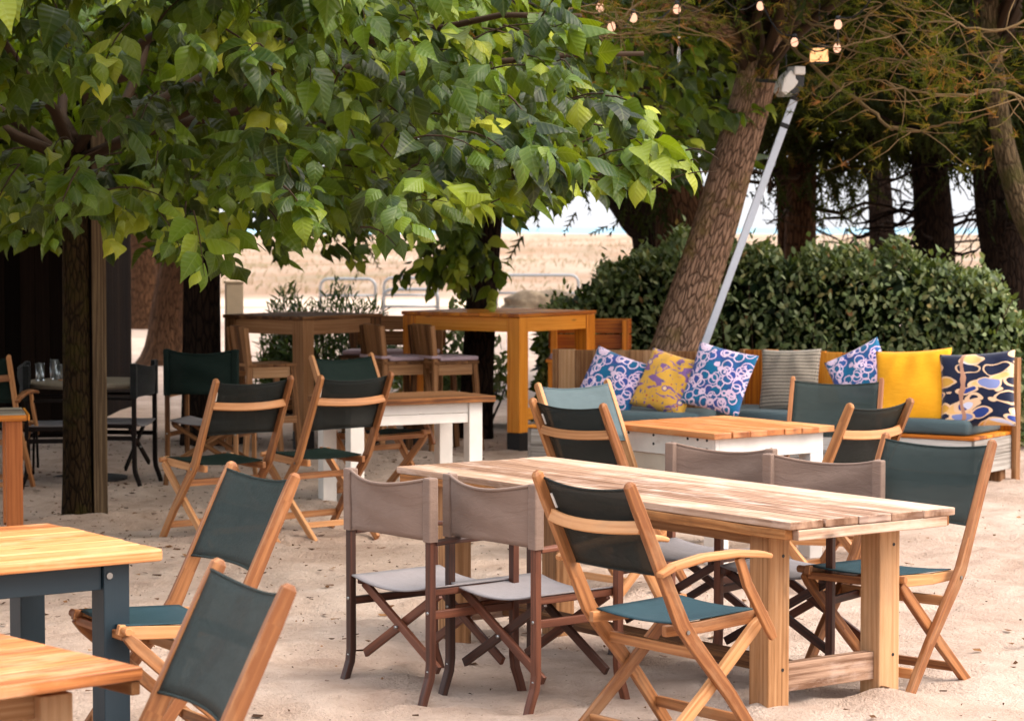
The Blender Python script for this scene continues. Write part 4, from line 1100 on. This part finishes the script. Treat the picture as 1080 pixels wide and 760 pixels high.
def twig_leaves(base, dirs, length, nleaf, size):
    """alternate leaves along arching twigs; returns leaf arrays and twig paths"""
    n = len(base); out = []
    paths = []
    for i in range(n):
        d = dirs[i].copy(); L = length[i]; p = base[i].copy(); pts = [p.copy()]
        az = math.atan2(d[1], d[0])
        for k in range(nleaf):
            p = p + d * (L / nleaf); d = unit(d + np.array((0, 0, -.10))); pts.append(p.copy())
            a = az + (1 if k % 2 else -1) * rng.uniform(.45, 1.25) * (1 - .6 * k / nleaf) + rng.normal() * .2
            ld = np.array((math.cos(a), math.sin(a), rng.uniform(-.55, .2) if rng.random() < .6 else rng.uniform(-1.3, -.4)))
            nn = np.array((.35 * math.cos(a), .35 * math.sin(a), 1.0)) + rng.normal(size=3) * .42
            s = size[i] * rng.uniform(.45, 1.3) * (1.0 if k < nleaf - 2 else .8)
            out.append((p + unit(ld) * .03 + np.array((0, 0, -.012)), ld, nn, s, k / nleaf))
        paths.append(pts)
    P, D, N, s, g = (np.array([o[j] for o in out]) for j in range(5))
    tw = np.repeat(rng.normal(.36, .20, n), nleaf)                     # a twig's leaves are of one age and tone
    return P, D, N, s, np.clip(tw + rng.normal(0, .07, len(g)) + np.where(g > .7, .16, 0), 0, 1), paths
def limb(mb, a, b, r0, r1, sag=.0, n=7, sides=7, wob=.0, jit=.04):
    a, b = Vector(a), Vector(b); L = (b - a).length; P = []
    for i in range(n + 1):
        t_ = i / n; p = a.lerp(b, t_); p.z += sag * math.sin(math.pi * t_)
        if 0 < i < n: p += Vector((random.gauss(0, jit), random.gauss(0, jit), random.gauss(0, jit))) * min(1, L * .4)
        P.append(p)
    mb.tube(P, [lerp(r0, r1, i / n) for i in range(n + 1)], sides, wob=wob); return P
def trunk_path(mb, P, rad, flare=1.5, sides=18, wob=.06, n=22):
    Q = []; rr = []
    m = len(P) - 1
    for i in range(n + 1):
        f = i / n * m; k = min(int(f), m - 1); t_ = f - k
        a, b = Vector(P[max(k - 1, 0)]), Vector(P[k]); c, d = Vector(P[k + 1]), Vector(P[min(k + 2, m)])
        p = .5 * ((2 * b) + (c - a) * t_ + (2 * a - 5 * b + 4 * c - d) * t_ ** 2 + (3 * b - a - 3 * c + d) * t_ ** 3)
        Q.append(p); r = lerp(rad[k], rad[k + 1], t_)
        h = p.z - P[0][2]; rr.append(r * (1 + (flare - 1) * math.exp(-max(h, 0) / .25)))
    mb.tube(Q, rr, sides, wob=wob); return Q

def shade_tree(label, px, py, group, r, Z, C, RAD, ntw, shape=None, boughs=(), bm='bark_mossy', size=.21, lean=(0, 0), extra=None, seed=1):
    b = G(px, py, 0); t = thing('shade_tree', label, 'tree', (b.x, b.y, 0), 0, group); o = Vector(t.location)
    mb = MB(); P = trunk_path(mb, [(0, 0, -.15), (lean[0] * .4, lean[1] * .4, Z * .5), (lean[0], lean[1], Z)], [r, r * .92, r * .85], 1.25)
    mb.build('trunk', M[bm], t, smooth=True)
    top = P[-1]
    C = np.array(C); RAD = np.array(RAD)
    # candidate twig places through the crown, denser to the outside
    u = rdir(ntw * 6); rr = rng.uniform(.18, 1, (len(u), 1)) ** .55
    p = C + u * rr * RAD
    if shape is not None:
        lo, hi = shape(p); lump = np.sin(p[:, 0] * 3.1 + 1.3 * p[:, 2]) * np.sin(p[:, 1] * 2.7 + .8) * np.sin(p[:, 2] * 4.6 + p[:, 0]) > -.16
        keep = lump & (p[:, 2] > lo + .02) & (p[:, 2] < hi - .02) & (p[:, 2] < 4.8)
    else: keep = p[:, 2] > C[2] - RAD[2] * .75
    p = p[keep][:ntw]
    if extra is not None: p = np.concatenate([p, extra])
    rad = p - C; rad[:, 2] *= .25; d = unit(unit(rad) + rng.normal(size=p.shape) * .35 + np.array((0, 0, .12)))
    L = rng.uniform(.25, .5, len(p))
    P_, D_, N_, s_, g_, paths = twig_leaves(p - d * L[:, None] * .75, d, L, 8, rng.uniform(.8, 1.1, len(p)) * size)
    if shape is not None:
        lo, hi = shape(P_ + unit(D_) * s_[:, None] * .6); tipz = P_[:, 2] + unit(D_)[:, 2] * s_ * .8 - s_ * .25
        ok = (tipz > lo - .05) & (P_[:, 2] < hi + .04); ok = np.cumprod(ok.reshape(-1, 8), 1).astype(bool); ok[ok.sum(1) < 4] = False; ok = ok.ravel(); P_, D_, N_, s_, g_ = P_[ok], D_[ok], N_[ok], s_[ok], g_[ok]
    off = np.array(o)
    cloud('crown', P_ - off, D_, N_, s_, T_BROAD, M['leaf'], t, g_)
    mb = MB()
    ends = []
    for k in range(9):
        a = k / 9 * 6.28 + random.uniform(-.3, .3)
        e = Vector(C - off) + Vector((math.cos(a) * RAD[0] * .7, math.sin(a) * RAD[1] * .7, random.uniform(-.1, .45) * RAD[2]))
        ends.append(limb(mb, top - Vector((0, 0, random.uniform(0, .2))), e, r * .42, .015, .22, 8, 8, .03))
    for pts in paths[::2]:
        q = [Vector(x - off) for x in pts]
        if shape is not None:
            lo, hi = shape(np.array(pts[-1:]));
            if pts[-1][2] < lo[0] or pts[-1][2] > hi[0]: continue
        mb.tube(q[::2] if len(q) > 4 else q, [.006, .005, .004, .003, .002][:len(q[::2])] if len(q[::2]) <= 5 else .004, 4, cap=False)
    mb.build('branches', M['stem'], t, smooth=True)
    return t
# twigs that stick out as tips in the photo, at their real places
ex = []
for (x, y, Y, k) in ((722, 164, 12.6, 5), (706, 152, 12.8, 5), (690, 148, 12.7, 6), (700, 165, 12.6, 6), (672, 172, 12.5, 5), (692, 70, 13.2, 3), (684, 92, 13.2, 3), (660, 98, 13.0, 4), (640, 62, 13.2, 4), (615, 12, 13.3, 5), (598, 262, 12.3, 2), (575, 235, 12.4, 4),
                     (255, 278, 12.6, 6), (235, 255, 12.5, 6), (268, 262, 12.8, 4), (440, 255, 12.3, 4), (420, 240, 12.3, 5), (520, 215, 12.2, 5), (500, 160, 12.0, 6), (480, 170, 11.9, 4), (80, 215, 12.2, 4), (340, 190, 12.0, 4), (600, 150, 12.3, 6), (560, 130, 12.1, 6)):
    c = np.array(at(x, y, Y)); ex.append(c + rng.normal(size=(k, 3)) * np.array((.10, .18, .07)))
hy = rng.uniform(9.9, 14.5, 950); hx = rng.uniform(-6.2, -.7, 950)
ex.append(np.stack([hx, hy, 2.05 + 240 * hy / F + rng.uniform(0, 1.0, 950)], -1))       # unseen front overhang above the frame, added to shade the left side
ex = np.concatenate(ex)
SH = 'broad-leaved shade trees over the tables'
shade_tree('broad-leaved shade tree with slim mossy trunk, its bright leaves filling the upper left', 82, 547, SH, .095, 2.45, (-2.2, 15.3, 2.95), (4.3, 3.6, 1.75), 1350, under_over, extra=ex)
def sh2(p):
    xx = p[:, 0] / 20.0 * F + 540
    py = np.interp(xx, [90, 180, 230, 270, 300, 330, 370, 400, 430, 470, 520, 560, 620], [268, 280, 262, 268, 288, 292, 288, 262, 252, 268, 235, 240, 205])
    return H - (py - 240) * 20.0 / F, np.full(len(p), 4.4)
shade_tree('dark-trunked broad-leaved shade tree beside the short pale post, behind the bar chairs', 214, 470, SH, .175, 2.3, (-2.2, 20.2, 3.1), (4.2, 2.8, 1.7), 1000, sh2, bm='bark_dark')
ex2 = np.concatenate([np.array(at(x, y, 21.0)) + rng.normal(size=(k, 3)) * np.array((.13, .25, .12)) for (x, y, k) in ((452, 255, 6), (475, 240, 7), (490, 255, 6), (468, 268, 4), (512, 280, 3), (446, 268, 3), (505, 232, 6), (490, 275, 3))])
shade_tree('broad-leaved shade tree with a dark leaning trunk behind the orange bar table', 500, 462, SH, .15, 2.35, (-.1, 22.0, 3.0), (2.6, 2.2, 1.6), 380, lambda p: (H - (np.interp(p[:, 0] / 21.5 * F + 540, [380, 440, 530, 560, 640], [250, 225, 225, 232, 190]) - 240) * 21.5 / F, np.full(len(p), 4.6)), bm='bark_dark', lean=(.16, 0))
# the low hanging bough of the third tree
t3 = [o for o in COL.objects if o.name.startswith('shade_tree')][-1]; off = np.array(t3.location)
d = unit((ex2 - np.array((-.3, 22.2, 2.0))) + rng.normal(size=ex2.shape) * .2); d[:, 1] -= .3
P_, D_, N_, s_, g_, paths = twig_leaves(ex2 - d * .2, unit(d), np.full(len(ex2), .40), 7, np.full(len(ex2), .17))
D_[:, 2] -= .2
cloud('low_bough', P_ - off, D_, N_, s_, T_BROAD, M['leaf'], t3, g_)
mb = MB(); limb(mb, at(508, 232, 22.0) - Vector(off), at(470, 272, 21.0) - Vector(off), .05, .012, .05); mb.build('drooping_limb', M['stem'], t3, smooth=True)

# ---- the hedge, the shrubs
def bush(name, label, cat, fn, n, size, tmpl, mat, o, group=None, core=None, upbias=.5):
    t = thing(name, label, cat, o, 0, group)
    P, Nn = fn(n)
    D = unit(Nn * .6 + rdir(n) * .8 + np.array((0, 0, upbias))); N2 = unit(Nn + rdir(n) * .7 + np.array((0, 0, .4)))
    cloud('foliage', P - np.array(o), D, N2, rng.uniform(.65, 1.25, n) * size, tmpl, M[mat], t, rng.random(n) ** 1.2)
    mb = MB()
    for i in rng.integers(0, n, 70):
        p = Vector(P[i] - np.array(o)); mb.tube([(p.x * .6, p.y * .6, -.05), (p.x * .85, p.y * .8, p.z * .5), p], [.016, .010, .004], 5)
    mb.build('stems', M['stem'], t, smooth=True)
    return t
def hedge_fn(n):
    s = rng.random(n); x = np.interp(s, [0, 1], [.25, 4.55]); Yc = 23.1 - .42 * (x - .3)
    pxs = x / 21.4 * F + 540
    topy = np.interp(pxs, [560, 590, 620, 650, 690, 720, 780, 860, 960, 1030, 1060, 1082], [352, 334, 308, 284, 266, 262, 262, 268, 270, 284, 304, 350])
    ht = H - (topy - 240) * 21.4 / F; ht = ht + .09 * np.sin(x * 7) * np.sin(x * 3.1) + .05 * np.sin(x * 17)
    a = rng.uniform(-.35, math.pi * .62, n)                    # front face to top to part of the back
    dep = .62 + .07 * np.sin(x * 5) 
    r = rng.uniform(.72, 1.04, n) ** .8
    y = Yc - dep * np.cos(a) * r; z = np.where(a < 0, (a + .35) / .35 * .2, .2 + (ht - .2) * np.sin(np.clip(a, 0, 1.57)) ** .55 * r ** .4)
    z = np.where(a < .9, rng.uniform(.05, 1, n) * np.minimum(z * 1.05 + .3, ht), z)
    z = np.minimum(z, ht * r ** .25 + .03)
    lump = .06 * np.sin(x * 9 + z * 6) * np.sin(z * 8 - x * 4)
    y = y - lump + rng.normal(size=n) * .03; stray = (rng.random(n) < .05) * rng.uniform(.03, .16, n); y -= stray * (a < .9); z = z + stray * (a >= .9)
    N = np.stack([np.zeros(n), -np.cos(a), np.sin(np.maximum(a, 0)) + .15], -1)
    # rounded right end
    e = np.clip((x - 4.3) / .25, 0, 1); N[:, 0] += e * 1.2
    return np.stack([x, y, np.maximum(z, .03)], -1), unit(N)
hd = bush('hedge', 'dense clipped evergreen hedge behind the sofa benches', 'hedge', hedge_fn, 19000, .072, T_HEDGE, 'hedge', (2.4, 21.8, 0))
# leaves inside the hedge close it against the light
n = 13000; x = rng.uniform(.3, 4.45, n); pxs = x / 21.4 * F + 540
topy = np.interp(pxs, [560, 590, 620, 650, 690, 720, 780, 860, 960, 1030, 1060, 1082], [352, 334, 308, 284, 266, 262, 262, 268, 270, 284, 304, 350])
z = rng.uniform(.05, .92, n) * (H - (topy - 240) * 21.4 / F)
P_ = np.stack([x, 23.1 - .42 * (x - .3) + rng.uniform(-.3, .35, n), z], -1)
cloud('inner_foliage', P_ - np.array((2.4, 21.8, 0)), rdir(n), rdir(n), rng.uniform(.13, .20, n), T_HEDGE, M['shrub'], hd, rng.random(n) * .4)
def clump_fn(cx, cy, hx, hy, ht):
    def f(n):
        th = rng.uniform(0, 6.28, n); q = np.sqrt(rng.random(n)); x = hx * q * np.cos(th); y = hy * q * np.sin(th)
        top = ht * (1 - .55 * q ** 3) * (1 + .16 * np.sin(x * 9 + 1) * np.cos(y * 7 + x * 4)); z = top * rng.uniform(.15, 1, n) ** .6
        return np.stack([cx + x, cy + y, z], -1), unit(np.stack([x / hx, y / hy, z / ht * 1.2], -1) + .01)
    return f
def zat(py, Y): return H - (py - 240) * Y / F
c = at(352, 330, 24.6)
bush('shrub', 'low dark strap-leaved shrub behind the brown bar table', 'shrub', clump_fn(c.x, 24.6, .72, .4, zat(313, 24.6)), 3400, .11, T_STRAP, 'shrub', (c.x, 24.6, 0), 'low shrubs among the bar tables', upbias=.6)
c = at(300, 330, 24.9)
bush('shrub', 'smaller dark strap-leaved shrub beside the short pale post', 'shrub', clump_fn(c.x, 24.9, .3, .3, zat(316, 24.9)), 1200, .11, T_STRAP, 'shrub', (c.x, 24.9, 0), 'low shrubs among the bar tables', upbias=.6)
c = at(478, 360, 23.3)
bush('shrub', 'bright low shrub seen through under the orange bar table top', 'shrub', clump_fn(c.x, 23.3, .55, .35, 1.02), 900, .10, T_HEDGE, 'hedge', (c.x, 23.3, 0), 'low shrubs among the bar tables')

# ---- conifers
def conifer(label, P, rad, bm, crown, group, warm=0.0, nb=26, ns=2600, flare=1.25, sz=(.22, .42), fol='conifer', dead=0, leaf='flat', boughs=None, zlow=None):
    """P trunk path (world), crown = (centre, radii); boughs run out from the trunk and carry the sprays"""
    o = Vector((P[0][0], P[0][1], 0)); t = thing('pine_tree', label, 'tree', o, 0, group)
    mb = MB(); Q = trunk_path(mb, [Vector(p) - o for p in P], rad, flare, 20, .07, 30); mb.build('trunk', M[bm], t, smooth=True)
    C, RD = np.array(crown[0]), np.array(crown[1]); off = np.array(o)
    mb = MB(); pts = []
    for k in range(nb):
        dr = rdir(1)[0]; e = C + dr * RD * rng.uniform(.75, 1.0)
        if zlow is not None and e[2] < zlow: e[2] = zlow + rng.uniform(0, .6)
        q = Q[min(len(Q) - 1, int(len(Q) * random.uniform(.62, 1.0)))]
        bp = limb(mb, q, Vector(e - off), .05, .008, random.uniform(-.1, .35), 8, 6, 0, .10)
        pts += [(np.array(p), np.array((bp[min(i + 1, 8)] - bp[max(i - 1, 0)]))) for i, p in enumerate(bp) if i > 1]
        for _ in range(5):
            i = random.randint(3, 7); s_ = bp[i]; e2 = s_ + (bp[i] - bp[i - 1]).normalized() * random.uniform(.3, .7) + Vector(rdir(1)[0]) * random.uniform(.3, .9)
            b2 = limb(mb, s_, e2, .014, .004, -.08, 5, 4, 0, .08)
            pts += [(np.array(p), np.array(b2[-1] - b2[0])) for p in b2[1:]]
    for _ in range(dead):
        q = Q[int(len(Q) * random.uniform(.25, .7))]; e = q + Vector((random.gauss(0, 1.2), random.gauss(-.2, .8), random.uniform(-.5, .3)))
        bp = limb(mb, q, e, .03, .006, -.1, 7, 5, 0, .09)
        for _ in range(4):
            i = random.randint(2, 6); limb(mb, bp[i], bp[i] + Vector(rdir(1)[0]) * random.uniform(.2, .7) - Vector((0, 0, .2)), .010, .003, -.05, 5, 4, 0, .06)
    mb.build('branches', M['bark_dark' if bm == 'bark_dark' else 'stem'], t, smooth=True)
    A = np.array([p for p, _ in pts]); B = unit(np.array([d for _, d in pts]))
    i = rng.integers(0, len(A), ns)
    P_ = A[i] + rng.normal(size=(ns, 3)) * np.array((.20, .20, .14)); D_ = unit(B[i] + rdir(ns) * .8 + np.array((0, 0, -.25)))
    cloud('crown', P_, D_, unit(rdir(ns) * .8 + np.array((0, 0, .7))), rng.uniform(*sz, ns), T_FLAT if leaf == 'flat' else T_NEEDLE, M[fol], t, np.clip(rng.beta(2, 2.4, ns) + warm, 0, 1))
    return t
PG = 'dark pine trees behind the hedge'
# the big leaning pine
lp = [(712, 365), (726, 320), (750, 250), (771, 180), (794, 100), (808, 30), (815, -60), (812, -190)]
P = [at(x, y, 20.4) for x, y in lp]; P = [Vector((P[0].x - .32, 20.4, -.1))] + P
pine = conifer('big leaning pine with rough reddish trunk right behind the sofa bench', P, [.26, .20, .195, .185, .175, .165, .15, .13, .10], 'bark_pine', ((2.3, 19.4, 5.5), (3.9, 3.6, 1.1)), None, nb=54, ns=10000, flare=1.0, sz=(.3, .5), zlow=4.65, leaf='flat')
off = Vector(pine.location)
mb = MB()                                           # thick bare bough to the left and tan twigs hanging in the light
mb.tube([at(802, 62, 20.4) - off, at(780, 38, 20.3) - off, at(745, 22, 20.1) - off, at(712, 8, 19.8) - off, at(660, -12, 19.4) - off], [.12, .10, .085, .07, .05], 12, wob=.05)
mb.build('bough', M['bark_pine'], pine, smooth=True)
mb = MB(); tips = []
def twig(pxs, r0, r1):
    pts_ = [at(*p) - off for p in pxs]
    Q = []
    m = len(pts_) - 1
    for i in range(m * 5 + 1):
        f = i / 5; k = min(int(f), m - 1); t_ = f - k
        a, b, c, d = pts_[max(k - 1, 0)], pts_[k], pts_[k + 1], pts_[min(k + 2, m)]
        Q.append(.5 * ((2 * b) + (c - a) * t_ + (2 * a - 5 * b + 4 * c - d) * t_ ** 2 + (3 * b - a - 3 * c + d) * t_ ** 3) + Vector((random.gauss(0, .008), random.gauss(0, .02), random.gauss(0, .008))))
    mb.tube(Q, [lerp(r0, r1, i / (len(Q) - 1)) for i in range(len(Q))], 6); return Q
main = [twig([(806, 12, 20.2), (835, 50, 19.6), (878, 88, 18.9), (918, 116, 18.4), (940, 136, 18.1), (962, 138, 17.9), (1000, 130, 17.7), (1050, 118, 17.4)], .017, .006),
        twig([(812, 0, 20.2), (860, 30, 19.3), (905, 55, 18.6), (960, 64, 18.0), (1010, 60, 17.6), (1090, 48, 17.2)], .010, .004),
        twig([(1100, 118, 17.0), (1060, 96, 17.0), (1010, 100, 17.1), (960, 96, 17.3), (925, 84, 17.6), (885, 90, 17.9)], .012, .004),
        twig([(820, -20, 19.8), (850, 22, 18.8), (890, 26, 18.3), (930, 4, 18), (960, -20, 18)], .012, .004),
        twig([(1090, 20, 17), (1040, 32, 17), (990, 22, 17.2), (950, 36, 17.4), (915, 30, 17.6)], .010, .004),
        twig([(700, 4, 19.4), (668, 20, 17.6), (640, 22, 17.1), (612, 10, 16.8), (590, 12, 16.6)], .010, .004),
        twig([(715, 2, 19.2), (690, 30, 17.8), (655, 36, 17.2), (625, 38, 17.0), (600, 36, 16.8)], .008, .003),
        twig([(700, -4, 18.8), (668, 8, 17.6), (652, 30, 17.2), (672, 30, 17.2), (686, 28, 17.3)], .010, .004)]
for _ in range(140):
    q = random.choice(main); p = q[random.randint(3, len(q) - 1)].copy(); Pq = [p.copy()]
    d = Vector((random.gauss(.15, 1), random.gauss(-.1, .8), random.gauss(-.15, .45))).normalized(); L = random.uniform(.25, .9); cv = random.uniform(-.05, .38)
    for k in range(7):
        p = p + d * L / 7; d = (d + Vector((random.gauss(0, .16), random.gauss(0, .16), cv * (1 if k > 2 else -.5) + random.gauss(0, .12)))).normalized(); Pq.append(p.copy())
    mb.tube(Pq, [lerp(.005, .002, i / 7) for i in range(8)], 4); tips += [(np.array(Pq[-1]), np.array(d)), (np.array(Pq[5]), np.array(d))]
mb.build('bare_twigs', M['twig'], pine, smooth=True)
i = rng.integers(0, len(tips), 1300); A = np.array([tips[k][0] for k in i]); B = np.array([tips[k][1] for k in i])
cloud('needle_tufts', A + rng.normal(size=A.shape) * .07, unit(B + rdir(1300) * .7), rdir(1300), rng.uniform(.10, .20, 1300), T_NEEDLE, M['conifer_warm'], pine, rng.random(1300))

def tp(pts, Y, zb=-.1, dx0=0):
    P = [at(x, y, Y) for x, y in pts]; return [Vector((P[0].x + dx0, Y, zb))] + P
def bgp(label, pts, Y, r, crown, bm='bark_dark', group=PG, **k):
    P = tp(pts, Y); n = len(P); return conifer(label, P, [lerp(r, r * .6, i / (n - 1)) for i in range(n)], bm, crown, group, **k)
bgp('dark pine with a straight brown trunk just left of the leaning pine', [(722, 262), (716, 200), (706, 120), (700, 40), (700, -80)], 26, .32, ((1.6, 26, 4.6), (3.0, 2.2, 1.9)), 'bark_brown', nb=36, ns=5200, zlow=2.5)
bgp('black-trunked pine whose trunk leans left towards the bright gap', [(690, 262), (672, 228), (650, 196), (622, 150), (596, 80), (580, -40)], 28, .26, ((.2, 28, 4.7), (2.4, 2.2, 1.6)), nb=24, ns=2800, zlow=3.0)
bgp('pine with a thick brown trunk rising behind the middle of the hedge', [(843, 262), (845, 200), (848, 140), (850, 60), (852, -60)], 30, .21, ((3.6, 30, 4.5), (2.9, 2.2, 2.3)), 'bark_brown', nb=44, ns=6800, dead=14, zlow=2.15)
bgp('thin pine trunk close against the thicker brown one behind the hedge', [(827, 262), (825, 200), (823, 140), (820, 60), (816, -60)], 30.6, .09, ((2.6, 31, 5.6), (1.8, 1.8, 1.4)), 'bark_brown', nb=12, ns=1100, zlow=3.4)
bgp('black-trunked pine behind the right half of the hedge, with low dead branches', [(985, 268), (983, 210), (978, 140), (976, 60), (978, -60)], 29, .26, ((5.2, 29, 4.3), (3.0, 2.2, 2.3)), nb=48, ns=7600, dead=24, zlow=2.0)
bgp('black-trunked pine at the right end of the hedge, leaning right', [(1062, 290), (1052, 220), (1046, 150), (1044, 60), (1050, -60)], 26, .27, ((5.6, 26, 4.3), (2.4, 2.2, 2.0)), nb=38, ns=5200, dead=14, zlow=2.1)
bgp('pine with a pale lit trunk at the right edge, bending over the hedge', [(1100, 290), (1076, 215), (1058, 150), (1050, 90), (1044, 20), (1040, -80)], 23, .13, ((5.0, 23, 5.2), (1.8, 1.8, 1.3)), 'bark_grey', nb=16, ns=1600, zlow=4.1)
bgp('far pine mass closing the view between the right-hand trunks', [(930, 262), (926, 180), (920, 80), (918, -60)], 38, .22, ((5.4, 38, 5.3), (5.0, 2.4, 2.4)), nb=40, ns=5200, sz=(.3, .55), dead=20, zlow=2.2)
LG = 'pines at the back of the left side'
bgp('brown-barked pine with a wide flared foot, behind the dark director chairs', [(176, 330), (184, 280), (190, 230), (196, 120), (200, -40)], 34, .24, ((-4.2, 33, 5.2), (4.4, 3.0, 2.4)), 'bark_brown', LG, nb=34, ns=4200, sz=(.3, .5), flare=2.4, zlow=2.6)
bgp('far pine with a ridged trunk, right beside the shed wall', [(152, 300), (150, 240), (146, 120), (144, -40)], 46, .30, ((-6.5, 45, 5.6), (5.0, 3.0, 3.0)), 'bark_brown', LG, nb=36, ns=4400, sz=(.4, .7), zlow=2.6)
bgp('slim far pine between the ridged trunk and the flared one', [(166, 300), (165, 240), (164, 120), (164, -40)], 47, .16, ((-4.0, 48, 5.6), (4.0, 2.5, 2.8)), 'bark_brown', LG, nb=24, ns=2600, sz=(.4, .7), zlow=2.8)
bgp('tall pine over the shed, its crown shading the left side', [(40, 300), (36, 200), (30, 60), (26, -60)], 29, .26, ((-4.8, 23.5, 4.8), (4.2, 4.5, 1.6)), 'bark_dark', LG, nb=34, ns=4200, sz=(.3, .5), zlow=2.9)

# dry grass of the dunes
n = 9000; gx = rng.uniform(-45, 45, n); gy = 70 + 240 * rng.random(n) ** 1.6
ok = np.abs(gx) < gy * .24 + 4; gx, gy = gx[ok], gy[ok]; n = len(gx)
P_ = np.stack([gx, gy, hgt(gx, gy) - .02], -1)
D_ = unit(rng.normal(size=(n, 3)) * .35 + np.array((.15, 0, 1)))
g = cloud('dry_grass', P_, D_, unit(rdir(n) + np.array((0, -1.2, 0))), rng.uniform(.10, .26, n) * (1 + gy / 300), T_STRAP, M['grass'], None, rng.random(n))
tag(g, 'pale dry grass tufts over the dunes between the track and the sea', 'grass', kind='stuff')
# one green leaf fallen on the sand
c = G(438, 559, 0)
P_ = np.array([(0, 0, .012), (.02, .01, .014)]); D_ = np.array([(1, -.35, .05), (-.8, .3, .3)]); N_ = np.array([(.1, -.3, 1.0), (.1, -.6, 1.0)])
o = cloud('fallen_leaf', P_, D_, N_, np.array((.14, .09)), T_BROAD[1:2], M['leaf'], None, np.array((.1, .2))); o.location = (c.x, c.y, gz(c.x, c.y))
tag(o, 'fallen dark green leaf curled on the sand left of the director chairs', 'leaf')
